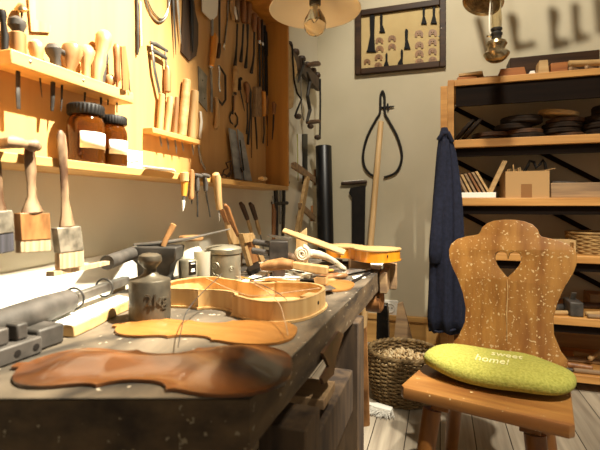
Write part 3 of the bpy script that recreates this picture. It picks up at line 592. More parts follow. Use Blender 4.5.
# wooden block and rail hung under the near part of the top
c0 = at(('z', .62), 310, 426); 
solid('wooden_block', 'dark square wooden block with grey top under the near edge of the bench', 'wooden block', B().span((-.262, .60, .5365), (-.186, .68, .62)), 'benchleg', bev=.003)
ub = at(('z', .58), 310, 392)
us = thing('under_shelf', 'pale plank lying below the bench top behind the wooden block', 'plank', (-.32, .83, .50))
finish('plank', B().span((-.45, .78, .565), (-.206, .87, .585)), 'oldboard', us, bev=.002)
finish('bearer', B().span((-.44, .79, .5355), (-.30, .86, .5645)), 'darkwood', us, bev=.002)
lt = at(('x', -.212), 330, 352)
hang('leather_strop', 'brown leather strop hanging from the side of the bench top', 'leather strop', ('x', -.206), [('strap', 'leather', [(320, 353), (336, 331), (341, 334), (334, 356), (331, 374), (321, 384), (319, 378), (326, 366)], 'slab:.006')])
hang('board_offcut', 'narrow dark board leaning behind the bench leg under the top', 'board', ('x', -.30), [('board', 'brown', [(326, 352), (331, 350), (341, 378), (341, 398), (338, 398)], 'slab:.015')])
hang('board_offcut', 'pale narrow offcut of board leaning on the far side of the bench leg', 'board', ('y', 1.172), [('board', 'brushwood', [(362, 330), (367, 326), (370, 424), (362, 425)], 'slab:.012')])

# ------------------------------------------------------------ violin parts
HALF = [(0, 0), (.002, .05), (.008, .11), (.022, .16), (.045, .205), (.08, .245), (.12, .272), (.165, .288), (.21, .291), (.26, .283), (.31, .266), (.35, .247), (.378, .238), (.396, .244), (.402, .236), (.412, .205), (.43, .182), (.46, .164), (.50, .155), (.54, .154), (.58, .163), (.61, .178), (.632, .200), (.64, .208), (.648, .202), (.664, .194), (.69, .193), (.73, .203), (.77, .218), (.81, .227), (.85, .226), (.89, .212), (.925, .185), (.953, .148), (.974, .105), (.988, .06), (.994, .03)]
def vframe(xc, z, phi, L, zb):
    o = cw(xc, z, zb); d = cw(-math.cos(phi), math.sin(phi)); d.z = 0
    w = V((-d.y, d.x, 0))
    return o, d, w, L
def wid(t):
    for (a, wa), (b, wb_) in zip(HALF, HALF[1:]):
        if a <= t <= b: return wa+(wb_-wa)*(t-a)/(b-a+1e-9)
    return .03
def edist(t, x):
    P = [(a, b) for a, b in HALF] + [(a, -b) for a, b in reversed(HALF[1:])]
    best = 9
    for (a, b), (c, d) in zip(P, P[1:]+P[:1]):
        dx, dy = c-a, d-b; l = dx*dx+dy*dy
        k = 0 if l == 0 else max(0, min(1, ((t-a)*dx+(x-b)*dy)/l))
        best = min(best, math.hypot(t-a-k*dx, x-b-k*dy))
    return best
def plate(fr, arch, th, button=True, hollow=True, wide=1.0):
    o, d, w, L = fr; b = B(); NV = 24; top = []; bot = []
    hs = [q for q in HALF[1:]] + ([(1.0, .03), (1.025, .028), (1.03, .02)] if button else [])
    for t, ww in hs:
        tr = []; br = []
        for k in range(NV+1):
            v = -1+2*k/NV
            sm = lambda x: x*x*(3-2*x)
            de = edist(t, v*ww) if t <= .99 else 0
            z = .0006 + arch*sm(min(1, max(0, de-.014)/.20))
            p = o + d*(t*L) + w*(v*ww*L*wide)
            tr.append(b.bm.verts.new(p+V((0, 0, th+z)))); br.append(b.bm.verts.new(p+V((0, 0, z if hollow else 0))))
        top.append(tr); bot.append(br)
    for i in range(len(top)-1):
        for k in range(NV):
            b.bm.faces.new((top[i][k], top[i][k+1], top[i+1][k+1], top[i+1][k])); b.bm.faces.new((bot[i][k+1], bot[i][k], bot[i+1][k], bot[i+1][k+1]))
        b.bm.faces.new((top[i][0], top[i+1][0], bot[i+1][0], bot[i][0])); b.bm.faces.new((top[i+1][NV], top[i][NV], bot[i][NV], bot[i+1][NV]))
    for i in (0, -1):
        for k in range(NV):
            f = (top[i][k+1], top[i][k], bot[i][k], bot[i][k+1]); b.bm.faces.new(f if i == 0 else f[::-1])
    return b
def outline(fr, inset=0):
    o, d, w, L = fr; L2 = [(t, ww) for t, ww in HALF]
    pts = [(t, -ww) for t, ww in L2] + [(t, ww) for t, ww in reversed(L2[1:])]
    n = len(pts); res = []
    for i in range(n):
        a = pts[i-1]; c = pts[(i+1) % n]; tx, ty = c[0]-a[0], c[1]-a[1]; l = math.hypot(tx, ty) or 1
        q = (pts[i][0]-ty/l*inset, pts[i][1]+tx/l*inset)
        res.append(o+d*(q[0]*L)+w*(q[1]*L))
    return res
def ribs(fr, z0, z1, th=.006):
    A = outline(fr, .012); Bq = outline(fr, .012+th); b = B(); n = len(A)
    rs = []
    for P, z in ((A, z0), (A, z1), (Bq, z1), (Bq, z0)): rs.append([b.bm.verts.new(p+V((0, 0, z))) for p in P])
    rs.append(rs[0])
    for x, y in zip(rs, rs[1:]):
        for i in range(n):
            j = (i+1) % n; b.bm.faces.new((x[i], x[j], y[j], y[i]))
    return b
f1 = vframe(-.010, .600, math.radians(1), .382, BZ+.0005)
vb = thing('violin_plate', 'dark glossy varnished arched violin plate at the near edge of the bench', 'violin plate', cw(-.2, .61, BZ))
finish('plate', plate(f1, .020, .004, wide=.82), 'varnish', vb, ang=60)
f2 = vframe(-.006, .760, math.radians(8), .338, BZ+.0005)
solid('violin_plate', 'unvarnished orange violin plate lying behind the glossy one', 'violin plate', plate(f2, .010, .004, wide=.74), 'rawplate', ang=60)
f3 = vframe(.150, 1.20, math.radians(15), .30, BZ+.0005)
solid('violin_plate', 'pale thin violin plate lying at the bench edge behind the rib body', 'violin plate', plate(f3, .007, .004), 'rawplate', ang=60)
f4 = vframe(.043, .905, math.radians(25), .40, BZ+.001)
vr = thing('violin_rib_garland', 'open unvarnished violin rib body with back plate in the middle of the bench', 'violin body', cw(-.1, 1.0, BZ))
finish('back_plate', plate(f4, 0, .004, hollow=False), 'maple', vr)
finish('ribs', ribs(f4, .0042, .039), 'maple', vr)
finish('lining', ribs((f4[0], f4[1], f4[2], f4[3]), .0395, .042, .018), 'light', vr)
q = f4[0]+f4[1]*.03+f4[2]*0; 
finish('end_block', B().box(f4[0]+f4[1]*(.022)+V((0, 0, .0215)), (.03, .045, .034), M4.Rotation(math.atan2(f4[1].y, f4[1].x), 3, 'Z')), 'light', vr)
finish('end_pin_hole', B().lathe([(.004, -.002), (.004, .0005)], f4[0]+f4[1]*(.012*f4[3])+V((0, 0, .023)), -f4[1], 10), 'blackmat', vr)
# the loose gut strings lying over it: a thing
def free(pts, b=None, r=.0008): return (b or B()).tube(cr([tuple(p) for p in pts], 4), r, 6)
def onb(px, py, h): return at(('z', BZ+h), px, py)
solid('gut_string', 'thin dark gut string looping from the rib body down over the orange plate', 'string', free([onb(178, 347, .016), onb(184, 318, .03), onb(192, 304, .045), onb(205, 290, .055), onb(222, 274, .075)]), 'cord')
solid('gut_string', 'pale gut string lying straight across the rib body from left to right', 'string', free([onb(206, 278, .055), onb(232, 290, .0445), onb(255, 296, .0445), onb(290, 292, .0445), onb(320, 288, .046)], r=.0009), 'bristle')
solid('gut_string', 'pale gut string hanging from the rib body over the end of the orange plate', 'string', free([onb(236, 276, .065), onb(262, 288, .0475), onb(278, 302, .047), onb(284, 318, .03), onb(288, 335, .012)], r=.0009), 'bristle')
solid('gut_string', 'short gut string crossing the rib body near its upper edge', 'string', free([onb(246, 279, .06), onb(262, 285, .0455), onb(278, 293, .0455), onb(287, 300, .0455)], r=.0008), 'bristledark')
# amber violin at the far end
f5 = vframe(.322, 1.47, math.radians(48), .30, BZ+.035)
va = thing('unstrung_violin', 'amber varnished violin body with white-edged top lying at the far bench end', 'violin body', cw(.25, 1.55, BZ+.03))
finish('back_plate', plate(f5, 0, .003, hollow=False), 'amberv', va); finish('ribs', ribs(f5, .0032, .037), 'amberv', va); finish('top_plate', plate((f5[0]+V((0, 0, .0372)), *f5[1:]), .006, .004), 'tan', va, ang=60)
finish('end_pin_hole', B().lathe([(.004, -.002), (.004, .0005)], f5[0]+f5[1]*(.012*f5[3])+f5[2]*.03+V((0, 0, .022)), -f5[1]-f5[2]*.5, 10), 'blackmat', va)

# ------------------------------------------------------------ iron things on the near half of the bench
wp = cw(-.349*.868, .868, BZ)
wt = thing('iron_weight', 'knobbed cylindrical iron weight embossed 2 kg standing on the bench', 'weight', wp)
finish('body', B().lathe([(.038, .0004), (.0405, .003), (.0405, .078), (.0385, .081), (.030, .0835), (.019, .088), (.0125, .095), (.0115, .102), (.017, .109), (.0225, .115), (.0235, .121), (.0215, .128), (.015, .132), (.004, .1335)], wp, seg=40), 'weight', wt, ang=35)
tm = text_mesh('2kg', .034, .0016)
av = math.atan2(CAM.y-wp.y, CAM.x-wp.x)+.30
for v in tm.bm.verts:
    a = av + v.co.x/.0405; r = .0405+.0008+v.co.z; z = .034+v.co.y
    v.co = wp+V((math.cos(a)*r, math.sin(a)*r, z))
finish('embossed_mark', tm, 'weight', wt)
# bending iron / vise with arm
vp = cw(-.335*1.15, 1.15, BZ)
rot = M4.Rotation(math.radians(22), 3, 'Z')
vs = thing('bench_anvil', 'dark cast iron bench anvil with a round horn behind the weight', 'anvil', vp)
def vl(x, y, z): return vp + FWD*y*1.1 + RGT*x*1.1 + V((0, 0, z))
MR = M4((tuple(RGT), tuple(FWD), tuple(UP))).transposed()
finish('body', B().rings([[vl(x*s+dx, y*s, z) for x, y in ((-.05, -.035), (.05, -.035), (.05, .035), (-.05, .035))] for s, z, dx in ((1.05, .0005, 0), (.85, .012, 0), (.72, .04, 0), (.8, .075, .004), (1.02, .088, .006), (1.05, .118, .008), (1.02, .121, .008))]), 'iron', vs, bev=.003)
finish('horn', B().tube([vl(-.045, -.03, .105), vl(-.05, -.07, .102), vl(-.052, -.15, .098)], [.017, .0165, .017], 18, rnd=False), 'cast', vs)
finish('face_bar', B().tube([vl(-.05, -.005, .124), vl(.02, .01, .129), vl(.08, .03, .139), vl(.17, .06, .162)], [.010, .013, .009, .004], 10, V((0, 0, 1)), .45), 'steel', vs)
finish('handle', B().tube([vl(.024, -.02, .122), vl(.030, -.018, .14), vl(.046, -.01, .178)], [.007, .0075, .0085], 12), 'pear', vs)
a1 = vl(-.052, -.151, .098); a0 = cw((50-HX)/F*.80, .80, EYE-69*.80/F)
solid('wood_strip', 'narrow stained wooden strip poking out of the anvil horn over the bright wall', 'wood strip', B().tube([a1, a1.lerp(a0, .5), a0], [.0105, .012, .012], 4, V((0, 0, 1)), .55, rnd=False, square=False), 'bristle', ang=20)
# board with rough tan edge
bq = [at(('z', BZ), 74, 338), at(('z', BZ), 134, 308)]
ro = thing('rough_board', 'rough-edged tan board with its lit top face laid on in white lying against the wall', 'board', (-.7, bq[0].y+.1, BZ))
bl = [bq[0], bq[0].lerp(bq[1], .3)+V((.003, 0, 0)), bq[0].lerp(bq[1], .6)-V((.003, 0, 0)), bq[1], V((-.80, bq[1].y+.04, BZ)), V((-.80, bq[0].y-.02, BZ))]
finish('board', B().prism([p+V((0, 0, .0006)) for p in bl], (0, 0, .020)), 'tan', ro, bev=.002)
finish('paper', B().prism([p*.0+V((p.x*1.0-.004, p.y, BZ+.021)) for p in bl], (0, 0, .001)), 'paper', ro)  # white layer standing in for the brightly lit top of the board
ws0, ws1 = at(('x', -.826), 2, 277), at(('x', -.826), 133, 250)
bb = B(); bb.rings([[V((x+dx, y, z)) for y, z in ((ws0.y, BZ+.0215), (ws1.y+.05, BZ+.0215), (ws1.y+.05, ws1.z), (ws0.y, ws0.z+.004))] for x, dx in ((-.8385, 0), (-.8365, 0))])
solid('bright_patch_sheet', 'added white sheet shaping the bright wall patch behind the iron clamp and wood strip', 'sheet', bb, 'paper')  # sheet added so the lit wall patch gets full white and crisp edges
# pipe clamp at the left
pcx = thing('pipe_clamp', 'heavy grey iron pipe clamp with square bar lying at the left end of the bench', 'clamp', (-.66, .5, BZ))
a = at(('z', .765), -6, 327); c = at(('z', .768), 70, 300); e2 = at(('z', .77), 113, 284)
dirn = (c-a).normalized()
finish('pipe', B().tube([a-dirn*.1, a.lerp(c, .6), c-dirn*.004, c], [.024, .024, .021, .017], 18, rnd=False), 'cast', pcx)
finish('bar', B().tube([c+dirn*.0005, c+dirn*.20], .0135, 4, V((0, 0, 1)), 1, rnd=False), 'steel', pcx, bev=.002)
for s, r in ((.012, .0205), (.112, .0195)):
    cc = c+dirn*s; bb = V((-dirn.y, dirn.x, 0)).normalized(); nn = dirn.cross(bb)
    finish('ring', B().tube([cc+bb*(math.cos(k*PI/10)*r)+nn*(math.sin(k*PI/10)*r) for k in range(21)], .0022, 6), 'iron', pcx)
j0, j1 = at(('z', BZ), -12, 370), at(('z', BZ), 49, 354)
xj = (j0.x+j1.x)/2
finish('jaw', B().span((xj-.05, j0.y, BZ+.0006), (xj, j1.y, BZ+.027)), 'cast', pcx, bev=.003)
yy = j0.y+(j1.y-j0.y)
for k in (.15, .55): finish('lug', B().span((xj-.04, j0.y+(j1.y-j0.y)*k, BZ+.0275), (xj-.01, j0.y+(j1.y-j0.y)*(k+.24), BZ+.052)), 'cast', pcx, bev=.003)
finish('jaw', B().span((xj-.055, j1.y+.001, BZ+.0006), (xj-.01, j1.y+.05, BZ+.034)), 'cast', pcx, bev=.004)
for k in (.45, .85): finish('bolt_hole', B().lathe([(.0055, -.001), (.0055, .0006), (.004, .0007)], (xj, j0.y+(j1.y-j0.y)*k, BZ+.013), (1, 0, 0), 12), 'blackmat', pcx)
# jars and tins
def pot(px, z, h0=BZ): return cw((px-HX)/F*z, z, h0)
pp = pot(191, 1.30)
po = thing('porcelain_jar', 'white porcelain jar with a flat wooden lid standing behind the anvil', 'jar', pp)
finish('body', B().lathe([(.03, .0005), (.036, .004), (.037, .06), (.034, .09), (.024, .105), (.024, .122)], pp), 'porcelain', po)
finish('lid', B().lathe([(.034, .1223), (.037, .126), (.037, .134), (.034, .1375)], pp), 'pear', po)
pp = pot(202.5, 1.21)
solid('glass_vial', 'cloudy plastic beaker standing between the white jar and the embossed tin', 'beaker', B().lathe([(.021, .0005), (.022, .003), (.024, .10), (.0225, .10), (.0205, .006), (.003, .005)], pp), 'frosted')
pp = pot(188, 1.16)
ti = thing('ink_pot', 'small dark pot with a black label in front of the white jar', 'pot', pp)
finish('body', B().lathe([(.023, .0005), (.0245, .003), (.0245, .078), (.021, .083), (.019, .083)], pp), 'tin', ti)
av = math.atan2(-pp.y, -pp.x)+.55; bb = B(); A = [bb.bm.verts.new(pp+V((math.cos(av-.45+.9*k/8)*.0251, math.sin(av-.45+.9*k/8)*.0251, z))) for z in (.045, .08) for k in range(9)]
for k in range(8): bb.bm.faces.new((A[k], A[k+1], A[10+k], A[9+k]))
lb = finish('black_label', bb, 'black', ti)
bb = B()
for z, w in ((.073, .25), (.058, .18), (.053, .25)):
    A = [bb.bm.verts.new(pp+V((math.cos(av-w+2*w*k/6)*.0253, math.sin(av-w+2*w*k/6)*.0253, z+dz))) for dz in (0, .003) for k in range(7)]
    for k in range(6): bb.bm.faces.new((A[k], A[k+1], A[8+k], A[7+k]))
finish('label_mark', bb, 'paper', lb)
pp = pot(223.5, 1.25)
tn = thing('embossed_tin', 'round grey metal tin with embossed curls and a stepped lid on the bench', 'tin', pp)
finish('body', B().lathe([(.048, .0005), (.05, .003), (.05, .088), (.048, .09)], pp, seg=40), 'tin', tn)
finish('lid', B().lathe([(.052, .0902), (.0525, .092), (.0525, .104), (.049, .108), (.03, .113), (.004, .115)], pp, seg=40), 'tin', tn)
av = math.atan2(-pp.y, -pp.x)
def curl(a0, z0, s, tu):
    P = []
    for k in range(15):
        th = k/14*tu*2*PI; r = s*(1-.75*k/14); P.append((a0+r*math.cos(th)/.05, z0+r*math.sin(th)))
    finish('embossed_curl', B().tube([pp+V((math.cos(a)*.0503, math.sin(a)*.0503, z)) for a, z in P], .0016, 6), 'tin', tn)
curl(av-.5, .058, .013, 1.4); curl(av-.75, .034, .011, 1.3); curl(av-.35, .030, .009, -1.2); curl(av+.45, .05, .008, 1.3)
# ------------------------------------------------------------ tools leaning and lying on the far half of the bench
def lean(name, label, cat, parts, X=-.70, group=None):
    o = hang(name, label, cat, ('x', X), parts, group)
    lo = [] 
    return o
def settle(o, z):
    bpy.context.view_layer.update()
    ms = [o] if o.type == 'MESH' else list(o.children_recursive)
    m = min((ch.matrix_world @ v.co).z for ch in ms for v in ch.data.vertices)
    o.location.z += z+.0008-m
LB = 'tools leaning on the wall behind the tin'
lean('float_file', 'pale wooden plank-like file with a brown grip leaning on the wall behind the tin', 'file', [('blade', 'light', [(224, 222), (230, 221), (240, 252), (240, 268), (234, 268)], 'slab:.01'), ('grip', 'brown', [(219, 209), (224, 209), (231, 221.5), (224, 222.5)], 'slab:.016')], -.715)
ff = lean('framed_float', 'wooden frame tool with a brown panel and a brown handle leaning beside the tin', 'frame tool', [('handle', 'brown', [(225, 205, 1.6), (227, 208, 2.6), (231, 220, 2.8), (238, 236, 1.6)]), ('stock', 'tan', [(237, 234), (247, 233.4), (249, 241), (240, 243)], 'slab:.022'),
    ('panel', 'brown', [(243.5, 243), (251, 240.6), (259, 260), (250, 264)], 'slab:.008'), ('side', 'light', [(240, 243), (243, 242.6), (250, 266), (247, 267)], 'slab:.014'), ('side', 'light', [(247, 234), (250, 233), (262, 260), (258.6, 263)], 'slab:.014')], -.68)
settle(ff, BZ)
for lb, pts, e_ in (('left one of two dark-handled chisels leaning against the wall below the shelf', [(240.5, 203, 1.8), (242.4, 206, 2.6), (247.5, 219, 2.2)], (252, 234)), ('right one of two dark-handled chisels leaning against the wall below the shelf', [(250, 203.6, 1.8), (251.8, 206, 2.6), (256, 219, 2.2)], (260, 234))):
    x1, y1, r1 = pts[-1]
    lean('chisel', lb, 'chisel', [('handle', 'darkwood', pts), ('ferrule', 'light', [(x1, y1, 1.8), ((x1+e_[0])/2, (y1+e_[1])/2, 2.1), e_+(1.6,)]), ('blade', 'steel', [e_+(1.3,), (e_[0]+3, e_[1]+12, 1.3), (e_[0]+6, e_[1]+25, 1.2)], .4)], -.76)
def lay(name, label, cat, parts, h=0.0, group=None):
    return hang(name, label, cat, ('z', BZ+h), parts, group, snap=BZ+h)
# wooden two-rod clamp
kp = cw((279-HX)/F*1.40, 1.40, BZ)
kc = thing('screw_clamp', 'dark block clamp with two grey rods lying in front of the leaning chisels', 'clamp', kp)
def kl(x, y, z): return kp + FWD*y + RGT*x + V((0, 0, z))
finish('block', B().rings([[kl(x, y, z) for x, y in ((-.03, -.04), (.03, -.04), (.03, .04), (-.03, .04))] for z in (.05, .115)]), 'iron', kc, bev=.003)
finish('foot', B().rings([[kl(x, y, z) for x, y in ((-.02, -.03), (.02, -.03), (.02, .03), (-.02, .03))] for z in (.0006, .0495)]), 'darkwood', kc)
for y, z in ((-.02, .075), (.02, .10)): finish('rod', B().tube([kl(-.031, y, z), kl(-.085, y+.01, z+.008)], .0105, 12), 'cast', kc)
finish('rod', B().tube([kl(.031, -.01, .065), kl(.085, -.03, .05)], .012, 12), 'oldhandle', kc)
finish('top_bar', B().tube([kl(-.035, .01, .13), kl(.04, -.01, .121)], .008, 4, V((0, 0, 1)), .6), 'steel', kc)
# pale fingerboard blank resting over the clamp
g0 = cw((283-HX)/F*1.50, 1.50, BZ+.142); g1 = cw((345-HX)/F*1.44, 1.44, BZ+.07)
solid('fingerboard_blank', 'long pale board slanting down from the block clamp towards the amber violin', 'board', B().tube([g0, g0.lerp(g1, .5), g1], [.014, .018, .016], 4, (UP*.75-FWD*.66), .4, rnd=False), 'tan', ang=20, bev=.002)
# violin neck with scroll
np_ = cw((302-HX)/F*1.30, 1.30, BZ)
nk = thing('violin_neck', 'pale carved violin neck with a spiral scroll lying among the tools', 'violin neck', np_)
def nl(x, y, z): return np_ + FWD*y + RGT*x + V((0, 0, z))
SP = []; SR = []
for k in range(34):
    th = k/33*2.4*2*PI; r = .021*(1-.78*k/33)
    SP.append(nl(-r*math.cos(th+PI*.55), -.006*k/33, .083+r*math.sin(th+PI*.55))); SR.append(.0095*(1-.5*k/33))
SP = SP[::-1]; SR = SR[::-1]
end = SP[-1]
finish('scroll', B().tube(SP, SR, 10, FWD, 1.3), 'palewood', nk)
finish('pegbox', B().tube([nl(-.004, 0, .073), nl(.03, .012, .083), nl(.055, .035, .076), nl(.075, .06, .066)], [.010, .013, .012, .011], 12, FWD, 1.1), 'palewood', nk)
finish('neck', B().tube([nl(.0755, .0606, .0657), nl(.11, .11, .043), nl(.142, .155, .014)], [.0105, .009, .0095], 12, FWD, 1.2), 'palewood', nk)
b0 = cw((302-HX)/F*1.60, 1.60, BZ)
solid('tan_block', 'small tan wooden wedge standing behind the scroll', 'wedge', B().rings([[b0+RGT*x+FWD*y+V((0, 0, z)) for x, y, z in q] for q in ([(-.024, -.02, .0006), (.022, -.02, .0006), (.022, .02, .0006), (-.024, .02, .0006)], [(-.022, -.018, .115), (.018, -.018, .145), (.018, .018, .145), (-.022, .018, .115)])]), 'light', bev=.002)
# carved handle / neck blank in front
q0 = cw((264-HX)/F*1.20, 1.20, BZ+.013)
nb = thing('neck_blank', 'long carved tan wooden neck blank lying in front of the scroll', 'neck blank', q0)
def ql(x, y, z): return q0 + FWD*y + RGT*x + V((0, 0, z))
finish('shaft', B().tube([ql(-.01, .02, .04), ql(.01, .02, .045), ql(.05, .01, .052), ql(.08, .0, .05)], [.010, .015, .017, .013], 14, FWD, 1.2), 'pear', nb)
finish('heel', B().tube([ql(.0805, 0, .05), ql(.11, -.005, .045), ql(.15, -.012, .04), ql(.178, -.018, .037)], [.013, .015, .0165, .0165], 4, FWD, 1.2, rnd=False), 'maple', nb, bev=.003)
finish('foot', B().box(ql(.16, -.014, .010), (.03, .03, .019)), 'maple', nb)
# flat bits
lay('paper_sheet', 'pale sheet of paper spread on the bench just behind the rib body', 'paper', [('sheet', 'paper', [(236, 284), (262, 271), (302, 275), (306, 284)], 'slab:.001')])
lay('comb', 'small black toothed block lying at the foot of the wooden frame tool', 'comb', [('comb', 'blackmat', [(247, 271), (258, 266), (262, 270), (250, 275)], 'slab:.012')])
lay('wood_strip', 'long pale wooden strip lying across the papers behind the rib body', 'wood strip', [('strip', 'palewood', [(258, 265), (262, 264), (312, 276), (309, 279)], 'slab:.008')], .0015)
lay('wood_scrap', 'small forked brown scrap of wood on the white papers', 'wood scrap', [('stick', 'pear', [(268, 277, .8), (273, 274, 1.2), (280, 272, 1)]), ('stick', 'pear', [(271, 274, .7), (276, 276, .7)])], .0015)
lay('paper_slip', 'bright white paper slip beside the neck blank', 'paper', [('sheet', 'paper', [(294, 266), (312, 264), (318, 269), (300, 271)], 'slab:.002')])
kb = cw((307-HX)/F*1.225, 1.225, BZ)
fb = thing('flat_brush', 'small brush with a black head and pale handle lying by the rib body', 'brush', kb)
finish('head', B().rings([[kb+RGT*x+FWD*y+V((0, 0, z)) for x, y in ((-.02, -.016), (.02, -.016), (.02, .016), (-.02, .016))] for z in (.0006, .018)]), 'blackmat', fb, bev=.002)
finish('handle', B().rings([[kb+RGT*x+FWD*y+V((0, 0, z)) for x, y in ((.0202, -.012), (.085, .03), (.08, .05), (.0202, .014))] for z in (.004, .014)]), 'light', fb, bev=.002)
lay('awl', 'turned wooden tool handle with ringed end lying by the bench edge', 'tool handle', [('handle', 'pear', [(312, 283.5, 1.6), (322, 281.6, 2), (332, 280, 2.6), (337, 279.6, 1.8), (339, 279.4, 2.9), (343, 279, 3), (347, 278.6, 1.8)]), ('tang', 'steel', [(308, 284, .6), (311.5, 283.6, .8)], .5)])
lay('chisel', 'long thin steel chisel lying nearest the amber violin', 'chisel', [('blade', 'bright', [(326, 268.6, 1), (364, 266, 1.3)], .4), ('handle', 'maple', [(302, 270.6, 1.4), (312, 269.8, 2), (325.5, 268.7, 1.5)])])
lay('chisel', 'short steel chisel with dark tip lying before the longer one by the bench edge', 'chisel', [('blade', 'steel', [(334, 272.6, 1), (356, 271.2, 1.2)], .4), ('handle', 'orange', [(315, 274.2, 1.4), (322, 273.6, 2.2), (333, 272.8, 1.5)])])
lay('knife', 'small dark-bladed knife lying in front of the amber violin', 'knife', [('blade', 'iron', [(352, 264, 1), (366, 263.6, 1.1)], .4), ('handle', 'darkwood', [(340, 264.4, 1.4), (351, 264, 1.5)])])
lay('paper_slip', 'white torn paper slip at the far bench end under the amber violin', 'paper', [('sheet', 'paper', [(355, 263), (384, 262.6), (380, 270), (366, 268)], 'slab:.002')])
ab = cw((360-HX)/F*1.55, 1.55, BZ)
solid('support_block', 'low dark wooden block under the amber violin', 'wooden block', B().rings([[ab+RGT*x+FWD*y+V((0, 0, z)) for x, y in ((-.04, -.02), (.035, -.02), (.035, .02), (-.04, .02))] for z in (.0006, .0345)]), 'oldboard', bev=.002)
lay('gouge', 'gouge with a dark handle lying behind the neck blank', 'gouge', [('blade', 'bright', [(297, 261, 1), (322, 262, 1.2)], .4), ('handle', 'darkwood', [(322.5, 262, 1.4), (333, 262.6, 2), (342, 263, 1.5)])])
lay('pencil', 'thin yellow pencil lying on the bench beside the paper sheet', 'pencil', [('pencil', 'orange', [(232, 277, .8), (252, 280, .8)])], .0)
lay('scraper', 'small rectangular steel scraper lying on the bench behind the thin plate', 'scraper', [('plate', 'steel', [(318, 288), (330, 285.5), (336, 289), (324, 291.6)], 'slab:.001')], .013)

lay('chisel', 'chisel with an orange handle lying alone in front of the violin neck', 'chisel', [('blade', 'bright', [(343, 278.5, 1), (362, 274.5, 1.2)], .4), ('handle', 'orange', [(322, 283, 1.4), (329, 281.4, 2.2), (342, 278.8, 1.5)])]) if 0 else None
lay('knife', 'bright knife blade lying across the bench in front of the violin neck', 'knife', [('blade', 'bright', [(338, 275.4), (369, 270), (371, 271.6), (341, 277.4)], 'slab:.003'), ('handle', 'brown', [(318, 279.4, 1.5), (326, 278, 2.1), (338, 276.2, 1.6)])])
lay('marking_gauge', 'dark narrow rule lying along the bench edge before the amber violin', 'rule', [('rule', 'blackmat', [(350, 283), (369, 272.5), (371, 273.5), (352.6, 284)], 'slab:.004')])
lay('paper_slip', 'small white paper scrap lying at the bench edge near the thin violin plate', 'paper', [('sheet', 'paper', [(352, 277), (362, 275), (366, 278), (355, 280)], 'slab:.001')])
lay('scraper', 'dull steel cabinet scraper lying between the tin and the paper sheet', 'scraper', [('plate', 'steel', [(228, 271), (244, 266), (250, 269), (235, 275)], 'slab:.002')])
lay('file', 'pale flat file lying between the scroll and the amber violin', 'file', [('blade', 'palewood', [(344, 257.4, 1), (372, 261.6, 1.4)], .4)])
lay('knife', 'short dark blade lying on the long pale strip behind the rib body', 'knife', [('blade', 'blackmat', [(284, 270, 1), (304, 273, 1.4)], .4)], .0105)
lay('pencil', 'short dark pencil lying across the paper sheet near the tin', 'pencil', [('pencil', 'blackmat', [(250, 281, .7), (270, 276, .7)])], .0018)
lay('wood_strip', 'narrow pale stick lying along the front of the paper sheet', 'wood strip', [('strip', 'palewood', [(254, 282.6, 1), (296, 281.6, 1.3)])], .0018)
lay('chisel', 'steel chisel lying behind the thin violin plate, tip towards the vise', 'chisel', [('blade', 'bright', [(343, 281.6, 1), (361, 277.6, 1.3)], .4), ('handle', 'pear', [(326, 286, 1.4), (333, 284, 2), (342.6, 281.7, 1.6)])]) if 0 else None
# ------------------------------------------------------------ floor things behind the bench
kb_ = at(('z', 0), 403, 396)
bk = thing('wicker_basket', 'round dark wicker basket of wood shavings on the floor behind the chair', 'basket', kb_)
def br(z): return .142+.03*min(1, z/.12) - .006*max(0, (z-.15)/.07)
bw = B()
for j in range(24):
    z = .006+j*.0092; P = []
    n = 112
    ring = []
    for k in range(n):
        a = 2*PI*k/n; r = br(z)+.006*math.cos(14*a+PI*j)
        ring.append(kb_+V((math.cos(a)*r, math.sin(a)*r, z+.0015*math.sin(5*a+j))))
    bw.tube(ring+[ring[0]], .0046, 6, rnd=False)
finish('weave', bw, 'wicker', bk)
bw = B()
for k in range(28):
    a = 2*PI*k/28; bw.tube([kb_+V((math.cos(a)*br(z), math.sin(a)*br(z), z)) for z in (.003, .05, .1, .16, .225)], .004, 6)
o_ = finish('stakes', bw, 'wicker', bk)
bw = B(); ring = []
for w_ in range(2):
    ring = [kb_+V((math.cos(a)*(br(.22)+.006*math.cos(20*a+PI*w_)), math.sin(a)*(br(.22)+.006*math.cos(20*a+PI*w_)), .23+.005*math.sin(20*a+PI*w_))) for a in [2*PI*k/120 for k in range(121)]]
    bw.tube(ring, .0075, 7, rnd=False)
finish('rim', bw, 'wicker', bk)
finish('floor_disc', B().lathe([(.138, .0005), (.138, .008)], kb_, seg=28), 'wicker', bk)
sv = B(); R = random.Random(3)
def curlstrip(b, o, R, L=.05):
    a = R.uniform(0, 2*PI); ax = V((math.cos(a), math.sin(a), R.uniform(-.4, .6))).normalized(); u = ax.orthogonal().normalized(); v = ax.cross(u)
    w = R.uniform(.004, .009); r = R.uniform(.008, .018); tn_ = R.uniform(.5, 1.3); pv = None
    for k in range(10):
        th = k/9*tn_*2*PI; p = o+u*(r*math.cos(th))+v*(r*math.sin(th))+ax*(k*.002)
        c = [b.bm.verts.new(p-ax*w), b.bm.verts.new(p+ax*w)]
        if pv: b.bm.faces.new((pv[0], pv[1], c[1], c[0]))
        pv = c
for k in range(260):
    a = R.uniform(0, 2*PI); rr = .135*math.sqrt(R.random())
    curlstrip(sv, kb_+V((math.cos(a)*rr, math.sin(a)*rr, .165+.035*(1-(rr/.135)**2)+R.uniform(-.012, .012))), R)
o_ = solid('wood_shavings', 'curly pale wood shavings filling the wicker basket', 'wood shavings', sv, 'shaving'); o_['kind'] = 'stuff'
md = o_.modifiers.new('solid', 'SOLIDIFY'); md.thickness = .0006
